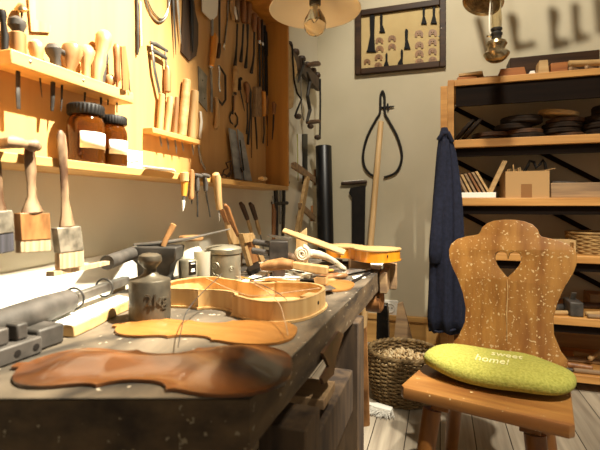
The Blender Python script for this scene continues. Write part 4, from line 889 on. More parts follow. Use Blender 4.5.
finish('lining', B().lathe([(.12, .02), (.128, .1), (.13, .15), (.02, .16)], kb_, seg=28), 'leather', bk)
# hand brush on the floor
h0, h1, h2 = at(('z', .02), 363, 402), at(('z', .02), 385, 408), at(('z', .02), 398, 405.5)
hb = thing('hand_brush', 'white-handled hand brush with pale bristles lying on the floor beside the basket', 'brush', at(('z', 0), 380, 405))
dq = (h1-h0).normalized(); nq = V((-dq.y, dq.x, 0)); lq = .10
hs = h1 - dq*.17
finish('handle', B().tube([hs, hs+dq*.05, hs+dq*.10, h1-dq*.04, h1+dq*.03], [.010, .013, .012, .021, .018], 12, V((0, 0, 1)), .6), 'white', hb)
bb = B(); R = random.Random(5)
for k in range(150):
    s = R.uniform(-.06, .03); y0 = R.uniform(-.016, .016); p = h1+dq*s+nq*y0+V((0, 0, -.006))
    e_ = p - nq*R.uniform(.05, .065) + dq*(s*.5+R.uniform(-.01, .02)) ; e_.z = R.uniform(.003, .02)
    bb.tube([p, p.lerp(e_, .5)+V((0, 0, .002)), e_], .0016, 4, rnd=False)
o_ = finish('bristles', bb, 'bristlepale', hb)
# wedge boards behind the basket
wz = at(('z', 0), 402, 372)
YW = ('y', 2.66)
hang('wedge_board', 'tall tapering wooden wedge board standing behind the basket', 'wedge', YW, [('board', 'oldboard', [(398, 303), (403, 301.5), (416, 352), (415, 372), (393, 372), (393, 352)], 'slab:.03')])
# dark machine leg with bolt below the vise
mp_ = at(('z', 0), 383, 372)
ml = thing('iron_post', 'black iron post with a bolt standing under the far end of the bench', 'iron post', mp_)
mt_ = at(('y', mp_.y), 380, 312)
finish('post', B().rings([[V((mp_.x+x*s, mp_.y+y, z)) for x, y in ((-.045, -.03), (.045, -.03), (.045, .03), (-.045, .03))] for s, z in ((1.1, .0006), (1.1, .03), (.85, .04), (.7, mt_.z), (.55, mt_.z+.05))]), 'black', ml, bev=.004)
finish('bolt', B().lathe([(.014, -.002), (.014, .008), (.006, .012)], (mp_.x+.005, mp_.y-.03, .11), (0, -1, 0), 12), 'steel', ml)
# ------------------------------------------------------------ chair
SU = V((.848*CS + .53*SN, .848*SN - .53*CS, 0)); SVv = V((-SU.y, SU.x, 0))   # seat right / back directions in the room
fm = cw(.451, 1.084)
chm = M4.Translation(fm) @ M4(((SU.x, SVv.x, 0, 0), (SU.y, SVv.y, 0, 0), (0, 0, 1, 0), (0, 0, 0, 1)))
ch = thing('wooden_chair', 'worn varnished peasant chair with a heart cut into its curved backrest', 'chair', fm, math.atan2(SU.y, SU.x))
def cl(x, y, z): return chm @ V((x, y, z))
ST, SB = .45, .416
so_ = [(-.19, .0), (.19, .0), (.198, .01), (.185, .39), (.17, .405), (-.16, .405), (-.175, .39), (-.198, .01)]
bs = loops2d([so_], ST-SB, chm @ M4.Translation((0, 0, (ST+SB)/2)), .006)
finish('seat', bs, 'chairseat', ch)
for s in (-1, 1):
    finish('batten', B().tube([cl(s*.11, .05, .395), cl(s*.11, .34, .395)], [.034, .034], 4, V((0, 0, 1)), .6, rnd=False), 'chairleg', ch, bev=.003)
LEG = [(-.135, .07, -.175, -.01), (.12, .07, .165, -.01), (-.12, .31, -.165, .40), (.12, .31, .165, .40)]
for x0, y0, x1, y1 in LEG:
    a_, b_ = cl(x0, y0, .374), cl(x1, y1, .001)
    finish('leg', B().tube([b_, a_.lerp(b_, .5), a_], [.018, .0235, .026], 16, rnd=False), 'chairleg', ch)
# backrest: outline in pixels from the photo's symmetric board, turned into metres
hw = [(.000, .130), (.004, .185), (.012, .205), (.03, .205), (.05, .185), (.10, .160), (.15, .158), (.20, .172), (.25, .196), (.29, .222), (.32, .234), (.345, .236), (.365, .228), (.382, .205), (.393, .165), (.398, .135), (.402, .116), (.412, .108), (.425, .103), (.440, .085), (.450, .055), (.454, .02)]
KX = .80
ol = [(w*KX, z) for z, w in hw] + [(-w*KX, z) for z, w in reversed(hw)]
def heart(cx, cz, s):
    r = s*.50; A = [math.radians(140-k*150/13) for k in range(14)]      # right lobe from the cleft round to the side
    R_ = [(r*.86+r*math.cos(a), r*math.sin(a)) for a in A if r*.86+r*math.cos(a) > .001]
    R_ += [(s*.87, -s*.36), (s*.76, -s*.60), (s*.58, -s*.86), (s*.34, -s*1.16), (s*.12, -s*1.4), (.001, -s*1.5)]
    L_ = [(-x, z) for x, z in reversed(R_)]
    return [(cx+x, cz+z) for x, z in [(0, s*.14)] + R_ + L_]
tilt = math.radians(9)
bm_ = chm @ M4.Translation((.022, .362, ST+.0006)) @ M4.Rotation(PI/2-tilt, 4, 'X')
bkr = loops2d([ol, heart(-.002, .330, .046)], .024, bm_ @ M4.Translation((0, 0, -.016)), .003)
finish('backrest', bkr, 'chair', ch)
# split line below the heart
finish('crack', B().tube([(bm_ @ V((x, z, -.0035))) for x, z in ((-.002, .258), (0, .22), (-.002, .15), (.001, .06))], [.0014, .0018, .0022, .0012], 6, rnd=False), 'tan', ch)
# cushion with stitched words
cu_l, cu_w, cu_h = .198, .112, .072
cb_ = B(); NU, NV2 = 48, 28
def super_(x, p): return math.copysign(abs(x)**p, x)
CC = V((.012, .175, ST+.0012))
def ctop(u, v):
    """height of the cushion's top over its base at local (u,v)"""
    e = (abs(u)/cu_l)**2.3 + (abs(v)/cu_w)**2.3
    return cu_h*.5 + cu_h*.52*max(0, 1-e)**.5*(1-.10*math.exp(-((u-.0)**2/.003))) if e < 1 else cu_h*.45
rs_ = []
for i in range(1, NV2):
    ph = -PI/2+PI*i/NV2
    ring = []
    for k in range(NU):
        a = 2*PI*k/NU
        cr_ = math.cos(ph)**.62
        u = cu_l*super_(math.cos(a), .87)*cr_; v = cu_w*super_(math.sin(a), .87)*cr_
        z = cu_h*(.5+.5*super_(math.sin(ph), .8))
        wr_ = .003*math.sin(5*a+1.5)*math.cos(ph) + .004*math.exp(-((u+.0)/.05)**2)*(-1 if ph > 0 else 0)
        z += .012*math.sin(ph if ph < 0 else 0)*0
        if ph < 0: z = max(z + .012*math.sin(ph)*-1*abs(math.sin(2*a))*.4, 0)
        ring.append(chm @ (CC+V((u, v, max(z+wr_, 0)))))
    rs_.append(ring)
cu = thing('seat_cushion', 'bright green woollen cushion with cream stitched lettering on the chair seat', 'cushion', chm @ CC, math.atan2(SU.y, SU.x))
finish('cover', cb_.rings(rs_), 'green', cu, ang=80)
bpy.context.view_layer.update()
cov = [o for o in cu.children][0]
from mathutils.bvhtree import BVHTree
bv = BVHTree.FromPolygons([cov.matrix_world @ v.co for v in cov.data.vertices], [list(p.vertices) for p in cov.data.polygons])
def stitch(body, size, u0, v0):
    tm = text_mesh(body, size, .0008)
    for v in tm.bm.verts:
        w_ = chm @ (CC+V((u0+v.co.x, v0+v.co.y*1.7, .3))); hit = bv.ray_cast(w_, V((0, 0, -1)))
        v.co = (hit[0] if hit[0] else w_-V((0, 0, .24))) + V((0, 0, .0012+v.co.z))
    finish('stitched_words', tm, 'stitch', cu)
stitch('home!', .034, .0, -.058); stitch('sweet', .034, .03, .0)

# ------------------------------------------------------------ shelf unit
SY0, SY1 = 2.5, 2.97
X0, X1 = .075, 1.55
shf = thing('shelf_unit', 'tall open pine shelf unit with six boards against the back wall at the right', 'shelf unit', ((X0+X1)/2, 2.73, 0))
LV = [(1.600, 1.635), (1.262, 1.306), (.945, .988), (.655, .692), (.338, .378), (.052, .091)]
for z0, z1 in LV:
    finish('shelf_board', B().span((X0, SY0, z0), (X1, SY1, z1)), 'shelf', shf, bev=.003)
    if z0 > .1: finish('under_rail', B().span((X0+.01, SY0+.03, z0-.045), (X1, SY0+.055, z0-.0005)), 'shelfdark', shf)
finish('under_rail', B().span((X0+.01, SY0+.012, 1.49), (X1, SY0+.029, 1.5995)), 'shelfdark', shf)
for x in (X0-.033, X1+.001):
    finish('post', B().span((x, SY0-.006, .0), (x+.032, SY0+.045, 1.635)), 'shelf', shf, bev=.003)
    finish('post', B().span((x, SY1-.05, .0), (x+.032, SY1, 1.635)), 'shelf', shf, bev=.003)
for z0, z1 in ((1.28, 1.58), (.96, 1.24), (.68, .92)):
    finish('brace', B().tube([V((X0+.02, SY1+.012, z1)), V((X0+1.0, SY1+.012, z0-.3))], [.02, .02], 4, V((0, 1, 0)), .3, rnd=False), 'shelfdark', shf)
# front stick the jacket hangs on
sk = at(('y', 2.44), 444, 86)
sp = thing('coat_post', 'narrow upright pine post at the left front of the shelf unit', 'post', (sk.x, 2.455, 0))
finish('post', B().span((sk.x-.018, 2.44, .0005), (sk.x+.018, 2.475, sk.z)), 'shelf', sp, bev=.002)
pg = at(('y', 2.44), 444.5, 131)
finish('peg', B().tube([V((pg.x, 2.4395, pg.z)), V((pg.x, 2.40, pg.z+.008))], .007, 8), 'iron', sp)
# jacket
def jk(px, py, y=2.40): return at(('y', y), px, py)
jt = thing('work_jacket', 'dark navy cloth work jacket hanging from the shelf post', 'jacket', jk(446, 332))
prof = [(129, 441.5, 447), (134, 440, 449), (142, 438.5, 452), (155, 437, 455.5), (175, 435.5, 458.5), (200, 433.5, 461), (230, 431.5, 462.5), (260, 430, 463), (290, 429, 463.5), (315, 428, 464), (328, 429, 464.5)]
rs_ = []; NK = 56
for i, (y, xl, xr) in enumerate(prof):
    a_, b_ = jk(xl, y), jk(xr, y); w_ = (b_.x-a_.x)/2; c_ = (a_.x+b_.x)/2; t = i/(len(prof)-1)
    dz = w_*.30+.012; ring = []
    for k in range(NK):
        a = 2*PI*k/NK
        fo = 1+.50*t*math.sin(7*a+1.2*math.sin(t*3))+.14*math.sin(13*a+t*4)
        x = w_*math.cos(a)*(1+.09*math.sin(9*a+2*t)); yy = dz*math.sin(a)*fo
        ring.append(V((c_+x, 2.375-.012+yy*.8, a_.z+(.012*math.sin(6*a) if i == len(prof)-1 else 0))))
    rs_.append(ring)
finish('body', B().rings(rs_), 'navy', jt, ang=180)
sl = [(446, 140, 3), (443, 160, 5), (440, 190, 5.5), (437.5, 215, 5.6), (436, 236, 6), (435, 252, 6.2), (434.8, 262, 5.5)]
P = [jk(x, y, 2.335+.012*math.sin(i)) for i, (x, y, r) in enumerate(sl)]
finish('sleeve', B().tube(P, [r*.0052 for _, _, r in sl], 14, V((0, -1, 0)), .55), 'navy', jt, ang=180)
finish('collar', B().tube([jk(438.5, 140, 2.35), jk(443, 133, 2.345), jk(448, 133, 2.345), jk(452, 142, 2.35)], .013, 10, V((0, -1, 0)), .6), 'navy', jt, ang=180)
finish('hem', B().tube([jk(429, 329, 2.355), jk(438, 332, 2.34), jk(449, 331, 2.338), jk(464, 327, 2.36)], .006, 8), 'navy', jt, ang=180)
# ------------------------------------------------------------ things on the shelves
def zt(px, py, Y): return at(('y', Y), px, py)
def sbox(name, label, cat, px0, px1, py, lv, mat, Y=2.53, d=.12, group=None, bev=.003, skew=0.0, base=0.0, rz=0.0):
    """a block standing on shelf board lv, spanning photo columns px0..px1 with its top at row py"""
    a, b = zt(px0, py, Y), zt(px1, py, Y); z0 = LV[lv][1]+.0005+base
    bb = B(); h = max(a.z-z0, .008)
    c = V(((a.x+b.x)/2, Y+d/2, 0)); w = b.x-a.x; m = M4.Rotation(rz, 3, 'Z')
    bb.rings([[c + m @ V((x*s, y, 0)) + V((0, 0, z)) for x, y in ((-w/2, -d/2), (w/2, -d/2), (w/2, d/2), (-w/2, d/2))] for z, s in ((z0, 1), (z0+h, 1-skew))])
    return solid(name, label, cat, bb, mat, group, bev=bev)
# top board
sbox('wood_block', 'flat brown block, lower of two at the left end of the top shelf', 'wood block', 456, 476, 77.5, 0, 'redwood', d=.16, rz=.1)
sbox('wood_block', 'thin brown slat lying on the flat block at the left end of the top shelf', 'wood block', 460, 484, 73, 0, 'tan', d=.10, base=.027, rz=-.15)
sbox('wood_block', 'small flat block between the stacked pair and the reddish wedge on the top shelf', 'wood block', 478, 498, 77, 0, 'redwood', d=.09)
sbox('wood_block', 'reddish wedge-shaped block lying left of the white gap on the top shelf', 'wood block', 498, 527, 69, 0, 'redwood', d=.12, skew=.18)
sbox('long_case', 'long dark wooden case lying along the back of the top shelf', 'case', 510, 600, 58, 0, 'framewood', Y=2.74, d=.15)
sbox('wood_block', 'upright pale block standing in the middle of the top shelf', 'wood block', 538, 549.5, 60.5, 0, 'tan', d=.08, skew=.25)
sbox('wood_block', 'reddish cubic block next to the upright pale one on the top shelf', 'wood block', 551, 568, 63, 0, 'redwood', d=.10)
a = zt(569, 66, 2.56); b = zt(606, 63, 2.56)
solid('wood_roll', 'round pale wooden roller lying across strips at the right of the top shelf', 'roller', B().tube([V((a.x, 2.56, LV[0][1]+.049)), V((b.x, 2.60, LV[0][1]+.052))], .017, 12), 'tan')
for i, lb in enumerate(('first of two pale strips under the round roller on the top shelf', 'second of two pale strips under the round roller, nearer the right edge')):
    a = zt(570+i*16, 74, 2.52)
    solid('wood_strip', lb, 'wood strip', B().tube([V((a.x, 2.515, LV[0][1]+.013)), V((a.x+.10, 2.64, LV[0][1]+.0135))], .011, 4, V((0, 0, 1)), 1, rnd=False), 'oldboard')
sbox('paper_roll', 'pale curved paper scrap between the red wedge and the upright block', 'paper', 528, 537, 71, 0, 'paper', Y=2.60, d=.05, skew=.5)
# second board: dark discs
def disc(label, px, py, wpx, hpx, Y, lv=1, mat='darkdisc', tilt=(0, 0), zb=None):
    c = zt(px, py, Y); s = zc(c)/F; r = wpx*s/2; h = hpx*s
    o = V((c.x, Y, zb if zb is not None else c.z-h/2))
    ax = V((tilt[0], tilt[1], 1))
    b = B().lathe([(r*.93, .0), (r, h*.15), (r, h*.42), (r*.985, h*.46), (r*.985, h*.54), (r, h*.58), (r, h*.85), (r*.93, h)], o, ax, 32)
    return solid('wood_disc', label, 'disc', b, mat, 'dark round discs piled on the second shelf')
z1 = LV[1][1]+.0006
def stack(px, Y, items, lbs):
    z = z1
    for (dx, w, h, mat), lb in zip(items, lbs):
        c = at(('y', Y), px+dx, 140); s = zc(c)/F
        disc(lb, px+dx, 140, w, h*.88, Y, zb=z, mat=mat); z += h*.88*s+.0006
    return z
stack(490, 2.70, [(0, 34, 5.5, 'darkdisc'), (1, 36, 5, 'leather')], ['lowest disc of the left flat stack beside the leaning pair', 'upper brown disc of the left flat stack beside the leaning pair'])
stack(525, 2.66, [(0, 36, 6.5, 'darkdisc'), (-1, 34, 5, 'leather'), (-12, 34, 6.5, 'darkdisc'), (-4, 38, 8, 'darkdisc')], ['lowest disc of the second stack from the left', 'second disc from the bottom of the second stack from the left', 'third disc up, jutting out left of the second stack', 'thick top disc of the second stack from the left'])
z3s = stack(561, 2.68, [(4, 34, 6, 'leather'), (0, 35, 5.5, 'darkdisc'), (1, 36, 6, 'darkdisc'), (4, 34, 5, 'leather')], ['brown lowest disc of the third stack, under the tilted tan disc', 'wide dark disc second from the bottom of the third stack', 'wide dark disc third from the bottom of the third stack', 'smaller brown disc directly under the tilted tan disc'])
tdz = zt(557, 113, 2.68)
tan_ = disc('tilted tan wooden disc on top of the third stack', 558, 113, 36, 5, 2.68, mat='tan', tilt=(.15, -.05), zb=z3s+.0175)
z4s = stack(607, 2.68, [(0, 46, 9, 'darkdisc'), (-1, 46, 7, 'darkdisc'), (0, 44, 8, 'darkdisc')], ['lowest disc of the rightmost stack', 'middle disc of the rightmost stack', 'third disc of the rightmost stack, under the small round one'])
disc('small thick dark disc crowning the rightmost stack', 609, 112, 30, 10, 2.68, zb=z4s+.0005)
for i, (lb, px, Y) in enumerate([('left disc of the leaning pair at the left end of the second shelf', 461, 2.60), ('right disc of the leaning pair at the left end of the second shelf', 468, 2.60)]):
    c = at(('y', Y), px, 137); r = .075
    ax = V((-.62, 0, .55)).normalized(); up = V((.55, 0, .62)).normalized()
    o = V((c.x+.02, Y, z1+r*up.z+.012))
    solid('wood_disc', lb, 'disc', B().lathe([(r*.93, -.009), (r, -.006), (r, .006), (r*.93, .009)], o, ax, 32), 'darkdisc', 'dark round discs piled on the second shelf')
# third board
z2 = LV[2][1]
bkx = sbox('white_book', 'flat white-edged box under the leaning thin boards on the third shelf', 'box', 460, 496, 192.6, 2, 'paper', d=.16)
a = zt(457, 190, 2.56)
for i in range(6):
    x = zt(465+i*4.4, 190, 2.58).x; zb = z2+.0285
    lean_ = .42-.03*i
    solid('thin_board', ['first thin board from the left, leaning on the white box', 'second thin board from the left on the white box', 'third thin board from the left on the white box', 'fourth thin board from the left on the white box', 'fifth thin board from the left on the white box', 'sixth thin board, rightmost leaning on the white box'][i], 'board',
          B().prism([V((x, 2.54, zb)), V((x+.014, 2.54, zb)), V((x+.014-.045-.004*i, 2.54, zb+.098+.004*i)), V((x-.045-.004*i, 2.54, zb+.098+.004*i))], (0, .11, 0)), ['oldboard', 'tan', 'oldboard', 'brown', 'oldboard', 'tan'][i], 'thin boards leaning on the third shelf', bev=.002)
a0, a1 = zt(490, 190, 2.53), zt(509, 160, 2.53)
solid('board', 'tan board slanting up against the cardboard box', 'board', B().prism([V((a0.x-.012, 2.535, z2+.03)), V((a0.x+.014, 2.535, z2+.0285)), V((a1.x-.006, 2.535, a1.z-.005)), V((a1.x-.03, 2.535, a1.z))], (0, .035, 0)), 'tan', bev=.002)
xa, xb = zt(505.5, 180, 2.52).x, zt(549.5, 180, 2.52).x; zb_ = zt(527, 171, 2.52).z
cx_ = thing('cardboard_box', 'open cardboard box full of tools and sticks on the third shelf', 'box', ((xa+xb)/2, 2.62, z2))
t_ = .004; zz = z2+.0006
finish('box', B().span((xa, 2.52, zz), (xb, 2.52+t_, zb_)).span((xa, 2.76-t_, zz), (xb, 2.76, zb_)).span((xa, 2.52+t_, zz), (xa+t_, 2.76-t_, zb_)).span((xb-t_, 2.52+t_, zz), (xb, 2.76-t_, zb_)).span((xa+t_, 2.52+t_, zz), (xb-t_, 2.76-t_, zz+t_)), 'card', cx_)
ta, tb2 = zt(521, 190, 2.52).x, zt(532, 190, 2.52).x
finish('tape', B().span((ta, 2.5192, zz+.001), (tb2, 2.5198, zt(526, 184, 2.52).z)), 'cardtape', cx_)
finish('flap', B().rings([[V((xb-.001, 2.525+y, zb_+.0006+z)) + V((x, 0, 0)) for x, z in ((-.02, 0), (-.02, .003), (.03, .013), (.03, .010))] for y in (0, .22)]), 'card', cx_)
R = random.Random(11)
for i in range(9):
    x = xa+.02+i*.009; y = 2.56+.02*(i % 3)
    solid('wood_stick', ['stick nearest the left side of the cardboard box', 'second stick in the cardboard box', 'third stick in the cardboard box', 'fourth stick in the cardboard box', 'fifth stick in the cardboard box', 'sixth stick in the cardboard box', 'seventh stick in the cardboard box', 'eighth stick in the cardboard box', 'stick nearest the black strap in the cardboard box'][i], 'stick',
          B().tube([V((x+.01, y+.03, zz+.012)), V((x-.004+R.uniform(-.003, .003), y, zb_+.012+.004*(i % 4)+(.014 if i == 3 else 0)))], .0042, 8), 'tan' if i % 2 else 'light', 'sticks in the cardboard box')
hy = 2.585; hp_ = [(528, 165), (530, 161), (534, 162), (536, 168), (540, 164), (543, 160), (545, 164), (546, 171)]
solid('black_strap', 'black strap curling out of the cardboard box', 'strap', B().tube([at(('y', hy), x, y) for x, y in [(524, 172)]+hp_], [.008]*9, 10, V((0, -1, 0)), .6), 'blackmat')
sbox('wooden_crate', 'low old wooden crate right of the cardboard box on the third shelf', 'crate', 551, 612, 183, 2, 'oldboard', Y=2.53, d=.2)
for i, (x0_, x1_) in enumerate(((552, 566), (561, 575))):
    a, b = zt(x0_, 180, 2.57+.04*i), zt(x1_, 180, 2.60+.04*i)
    solid('file', ['left steel file lying on the low wooden crate', 'right steel file lying on the low wooden crate'][i], 'file', B().tube([V((a.x, a.y, zt(560, 183, 2.53).z+.007)), V((b.x, b.y, zt(560, 183, 2.53).z+.007))], .006, 8), 'steel')
# fourth board
z3 = LV[3][1]
a, b = zt(561, 240, 2.53), zt(576, 240, 2.53)
pf = thing('small_box', 'small pale open wooden box standing beside the basket on the fourth shelf', 'box', ((a.x+b.x)/2, 2.6, z3))
finish('frame', B().span((a.x-.06, 2.53, z3+.0006), (b.x, 2.60, z3+.012)).span((a.x-.06, 2.53, z3+.0125), (a.x-.05, 2.60, a.z)).span((b.x-.01, 2.53, z3+.0125), (b.x, 2.60, a.z)).span((a.x-.05, 2.59, z3+.0125), (b.x-.01, 2.60, a.z)).span((a.x-.05, 2.53, a.z-.012), (b.x-.01, 2.54, a.z)), 'tan', pf, bev=.001)
bc_ = zt(594, 250, 2.68); bo = V((bc_.x, 2.68, z3+.0006)); s = zc(bc_)/F; bR = 24*s; bH = 20*s*1.03
sb_ = thing('wicker_basket', 'small round wicker basket on the fourth shelf behind the chair', 'basket', bo)
bw = B()
for j in range(10):
    z = .005+j*(bH-.01)/10
    ring = [bo+V((math.cos(t)*(bR*(.9+.1*j/9)+.003*math.cos(12*t+PI*j)), math.sin(t)*(bR*(.9+.1*j/9)+.003*math.cos(12*t+PI*j)), z)) for t in [2*PI*k/72 for k in range(73)]]
    bw.tube(ring, bH*.052, 6, rnd=False)
finish('weave', bw, 'wickerlight', sb_)
bw = B()
for k in range(24):
    t = 2*PI*k/24; bw.tube([bo+V((math.cos(t)*bR*r_, math.sin(t)*bR*r_, z)) for r_, z in ((.9, .003), (.95, bH*.5), (1, bH*.97))], .0025, 5)
finish('stakes', bw, 'wickerlight', sb_)
finish('rim', B().tube([bo+V((math.cos(2*PI*k/60)*bR*1.02, math.sin(2*PI*k/60)*bR*1.02, bH)) for k in range(61)], .006, 8, rnd=False), 'wickerlight', sb_)
finish('floor_disc', B().lathe([(bR*.88, .0), (bR*.88, .004)], bo, seg=24), 'wickerlight', sb_)
sbox('paper_pile', 'flat pale paper pile at the left end of the fourth shelf beside the jacket', 'papers', 466, 492, 240, 3, 'paper', Y=2.66, d=.2)
sbox('cloth_box', 'dark box standing behind the chair heart on the fourth shelf', 'box', 500, 520, 247, 3, 'leather', Y=2.66, d=.15)
# fifth board: planes and dowels
z4 = LV[4][1]
def bar(name, label, cat, px0, py0, px1, py1, r, mat, Y0=2.54, Y1=2.6, lv=4, group=None, base=0):
    a, b = zt(px0, py0, Y0), zt(px1, py1, Y1)
    z = LV[lv][1]+r+.0008+base
    return solid(name, label, cat, B().tube([V((a.x, Y0, z)), V((b.x, Y1, z))], r, 10), mat, group)
pa_ = zt(578, 294, 2.53)
pl_ = thing('block_plane', 'small dark wooden block plane standing at the front of the fifth shelf', 'plane', (pa_.x, 2.56, z4))
xa, xb = zt(570, 300, 2.52).x, zt(584, 300, 2.52).x
finish('body', B().span((xa, 2.52, z4+.0006), (xb, 2.66, z4+.075)), 'cast', pl_, bev=.006)
finish('blade', B().tube([V(((xa+xb)/2, 2.60, z4+.0755)), V(((xa+xb)/2, 2.57, z4+.115))], [.016, .016], 4, V((0, -1, 0)), .15, rnd=False), 'steel', pl_)
finish('wedge', B().tube([V(((xa+xb)/2, 2.613, z4+.0755)), V(((xa+xb)/2, 2.59, z4+.10))], [.014, .012], 4, V((0, -1, 0)), .4, rnd=False), 'tan', pl_)
bar('dowel', 'dark round stick behind the block plane on the fifth shelf', 'dowel', 570, 295, 606, 298, .017, 'darkwood', 2.74, 2.76, base=.0)
bar('dowel', 'pale round stick lying right of the block plane on the fifth shelf', 'dowel', 586, 305, 608, 308, .012, 'tan', 2.56, 2.60)
bar('dowel', 'brown round stick at the front edge right of the block plane on the fifth shelf', 'dowel', 588, 316, 612, 316, .011, 'oldboard', 2.515, 2.52)
bar('dowel', 'pale short stick left of the block plane on the fifth shelf', 'dowel', 553, 316, 567, 316, .012, 'tan', 2.53, 2.55)
sbox('wood_block', 'grey-brown block at the back right of the fifth shelf', 'wood block', 590, 612, 294, 4, 'oldboard', Y=2.80, d=.12)
bar('tool_roll', 'grey round tool lying behind the pale short stick on the fifth shelf', 'tool', 556, 303, 568, 303, .02, 'cast', 2.62, 2.66)
# sixth board: a heap of mallets and sticks
bar('mallet', 'pale rounded tool handle nearest the chair on the lowest shelf', 'tool handle', 553, 352, 566, 356, .014, 'light', 2.52, 2.56, 5)
bar('dowel', 'long pale stick lying at the back of the lowest shelf', 'dowel', 574, 345, 610, 352, .016, 'tan', 2.80, 2.78, 5, base=.0)
bar('dowel', 'brown stick lying in the middle of the lowest shelf', 'dowel', 560, 350, 604, 355, .014, 'oldboard', 2.70, 2.70, 5)
bar('mallet', 'dark-ended wooden handle lying across the lowest shelf', 'tool handle', 568, 358, 592, 366, .015, 'brown', 2.60, 2.58, 5)
bar('dowel', 'light stick at the front edge of the lowest shelf', 'dowel', 574, 373, 612, 373, .012, 'oldboard', 2.53, 2.53, 5)
bar('chisel_blank', 'grey steel bar lying at the front left of the lowest shelf', 'bar', 556, 374, 572, 376, .011, 'cast', 2.52, 2.53, 5)
bar('dowel', 'short tan stick resting across the two sticks at the back of the lowest shelf', 'dowel', 590, 352, 606, 350, .012, 'light', 2.64, 2.86, 5, base=.033)

# ------------------------------------------------------------ lamps
lc = cw(.035*1.42, 1.42); lz = EYE+(205-2)/F*1.42
lpo = V((lc.x, lc.y, lz-.09))
pn = thing('pendant_lamp', 'cream enamel pendant lamp with a clear bulb hanging over the bench', 'lamp', lpo)
zr = lz-.004
sh_ = B(); R1 = .150
pr = [(.032, .045), (.045, .040), (.09, .022), (.135, -.004), (.150, -.022), (.1515, -.0245), (.1485, -.0245), (.133, -.008), (.088, .018), (.043, .036), (.032, .041)]
seg = 48; RR = [sh_._ring([V((lc.x, lc.y, zr))+V((r*math.cos(2*PI*k/seg), r*math.sin(2*PI*k/seg), z)) for k in range(seg)]) for r, z in pr]
for a, b in zip(RR, RR[1:]+RR[:1]): sh_._bridge(a, b)
finish('shade', sh_, 'cream', pn)
finish('socket', B().lathe([(.018, -.008), (.0195, -.005), (.0195, .028), (.0312, .036), (.0312, .05), (.018, .07), (.006, .085)], (lc.x, lc.y, zr), seg=20), 'black', pn)
bo = V((lc.x, lc.y, zr-.0085))
bl_ = finish('bulb', B().lathe([(.016, 0), (.016, -.010), (.023, -.024), (.034, -.044), (.0375, -.06), (.0345, -.078), (.024, -.092), (.010, -.0985), (.0005, -.0995)], bo, seg=28), 'clear', pn)
finish('filament', B().tube([bo+V((-.010, 0, -.045)), bo+V((-.004, .004, -.056)), bo+V((.004, -.004, -.056)), bo+V((.010, 0, -.045))], .0012, 6), 'steel', bl_)
finish('filament_stem', B().lathe([(.006, -.003), (.004, -.028), (.002, -.046)], bo, seg=10), 'frosted', bl_)
finish('cable', B().tube([V((lc.x, lc.y, zr+.086)), V((lc.x, lc.y, CZ-.001))], .003, 8), 'cord', pn)
# oil lamp
oc = at(('y', 2.25), 496.5, 40); so_ = zc(oc)/F
oz = lambda py: EYE+(HY-py)*so_
ol_ = thing('oil_lamp', 'small brass oil lamp with glass chimney and woven reflector hanging before the shelf', 'oil lamp', V((oc.x, 2.25, oz(62))))
O = V((oc.x, 2.25, 0)); q = so_
finish('font', B().lathe([(6*q, oz(61.5)), (9.5*q, oz(59)), (12.2*q, oz(54.6)), (12.2*q, oz(53.6)), (9.6*q, oz(51)), (7.6*q, oz(49.5)), (8.4*q, oz(47)), (10*q, oz(44.6)), (9*q, oz(42)), (6*q, oz(40.4)), (4.6*q, oz(39))], O, seg=32), 'brass', ol_)
finish('burner', B().lathe([(4.6*q, oz(38.9)), (4.8*q, oz(36)), (5.6*q, oz(35)), (5.6*q, oz(33.6)), (4*q, oz(32)), (5.4*q, oz(30)), (5.4*q, oz(28.6))], O, seg=24), 'iron', ol_)
finish('wick_knob', B().tube([O+V((-.026, -.02, oz(37.6))), O+V((-.04, -.03, oz(37.6))), O+V((-.043, -.032, oz(37.6)))], [.003, .003, .007], 8), 'brass', ol_)
pts = [(4.4, 28.4), (5, 24), (5.2, 18), (4.4, 10), (3.6, -4), (3.6, -14)]
g_ = B(); pr = [(r*q, oz(y)) for r, y in pts]+[((r-.5)*q, oz(y)) for r, y in reversed(pts)]
RR = [g_._ring([O+V((r*math.cos(2*PI*k/24), r*math.sin(2*PI*k/24), z)) for k in range(24)]) for r, z in pr]
for a, b in zip(RR, RR[1:]+RR[:1]): g_._bridge(a, b)
finish('chimney', g_, 'clear', ol_)
finish('carry_wire', B().tube([O+V((-5.4*q, 0, oz(33.5))), O+V((-6.6*q, 0, oz(30))), O+V((-6.4*q, .01, oz(16))), O+V((-5.6*q, .02, oz(6))), O+V((-4.2*q, .0, oz(-20))), O+V((0, 0, oz(-30)))], .0035, 8), 'porcelain', ol_)
finish('hang_wire', B().tube([O+V((0, 0, oz(-30)+.006)), O+V((0, 0, CZ-.001))], .0025, 6), 'iron', ol_)
rc = at(('y', 2.27), 484, -3); rb = B()
axr = V((-.25, -.35, -1)).normalized()
finish('reflector', B().lathe([(.004, .02), (.05, .016), (.083, .008), (.096, -.002), (.098, -.006), (.094, -.007), (.08, .003), (.05, .011), (.004, .014)], rc+V((0, .04, .0)), -axr, 36), 'brass', ol_)
rg = B(); qm = (-axr).to_track_quat('Z', 'Y').to_matrix()
for k in range(8):
    r = .02+k*.010
    zf = .0135-.0135*(r/.105)**2.2-.003
    rg.tube([rc+V((0, .04, 0))+qm @ V((r*math.cos(t), r*math.sin(t), zf)) for t in [2*PI*i/40 for i in range(41)]], .004, 6, rnd=False)
finish('woven_ring', rg, 'wicker', ol_)
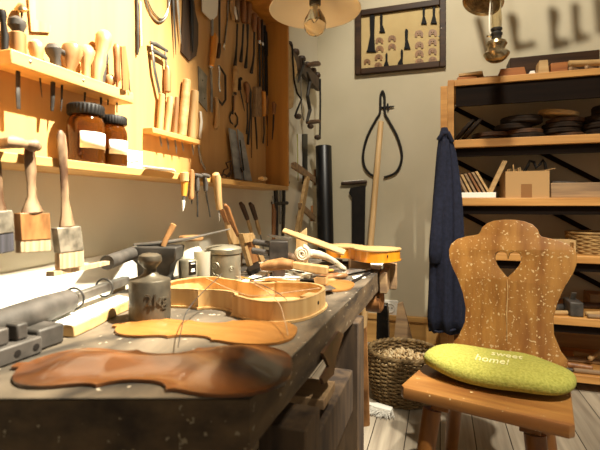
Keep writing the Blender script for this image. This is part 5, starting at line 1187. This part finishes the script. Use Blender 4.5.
# ------------------------------------------------------------ light, camera, colour management
def spot(name, loc, to, power, deg, blend=.5, rad=.04, col=(1, .80, .50)):
    l = bpy.data.lights.new(name, 'SPOT'); l.energy = power; l.spot_size = math.radians(deg); l.spot_blend = blend; l.shadow_soft_size = rad; l.color = col
    o = bpy.data.objects.new(name, l); COL.objects.link(o); o.location = V(loc)
    o.rotation_euler = (V(to)-V(loc)).to_track_quat('-Z', 'Y').to_euler(); return o
WARM = (1, .92, .77)
spot('ceiling_spot_board', (.60, 1.08, 3.1), (-.81, .72, 1.04), 2200, 33, .95, .025, (1, .92, .74))
spot('ceiling_spot_bench', (.75, .80, 3.15), (-.34, 1.36, .72), 850, 24, .7, .04, WARM)
spot('ceiling_spot_chair', (.95, .15, 3.15), (.45, 1.75, .3), 420, 52, .7, .04, WARM)
spot('ceiling_spot_back', (.10, 1.2, 3.2), (.35, 3.0, 1.6), 220, 75, .6, .085, WARM)
LB_ = V((.10, 1.2, 3.2)); YT = 2.6; kk = (YT-LB_.y)/(WB-LB_.y)
tr = thing('hanging_templates', 'row of L-shaped wooden templates hung from the ceiling, throwing shadows above the shelf', 'templates', (.75, YT, 2.2))
zs = []
for pl_ in ([(507, 14), (516, 14), (519, 22), (518, 36), (521, 44), (535, 41), (537, 47), (514, 53)], [(548, 8), (557, 8), (560, 16), (557, 34), (561, 40), (570, 39), (571, 46), (552, 52)],
            [(571, 4), (580, 4), (580, 26), (584, 36), (590, 34), (591, 40), (574, 45)], [(474, 18), (482, 18), (486, 36), (492, 50), (499, 48), (500, 54), (485, 60)], [(594, -2), (603, -2), (603, 26), (612, 24), (613, 30), (597, 36)]):
    P = [LB_+(at(('y', WB), x, y)-LB_)*kk for x, y in pl_]
    finish('template', B().prism(P, (0, .006, 0)), 'tan', tr)
    c = (P[0]+P[1])/2; finish('cord', B().tube([c+V((0, .003, .0005)), V((c.x, c.y+.003, CZ-.001))], .0015, 6), 'cord', tr)
w = bpy.data.worlds.new('world'); sc.world = w; w.use_nodes = True
bg = w.node_tree.nodes['Background']; bg.inputs['Color'].default_value = (1, .88, .70, 1); bg.inputs['Strength'].default_value = .3
cd_ = bpy.data.cameras.new('camera'); co = bpy.data.objects.new('camera', cd_); COL.objects.link(co); sc.camera = co
co.location = CAM; co.rotation_euler = (PI/2, 0, TH)
cd_.sensor_width = 36; cd_.lens = 36*F/600; cd_.shift_y = -(225-HY)/600; cd_.clip_start = .02
cd_.dof.use_dof = True; cd_.dof.focus_distance = 1.55; cd_.dof.aperture_fstop = 5.6
vs_ = sc.view_settings; vs_.view_transform = 'Standard'; vs_.look = 'None'; vs_.exposure = 0; vs_.gamma = 1; vs_.use_curve_mapping = False
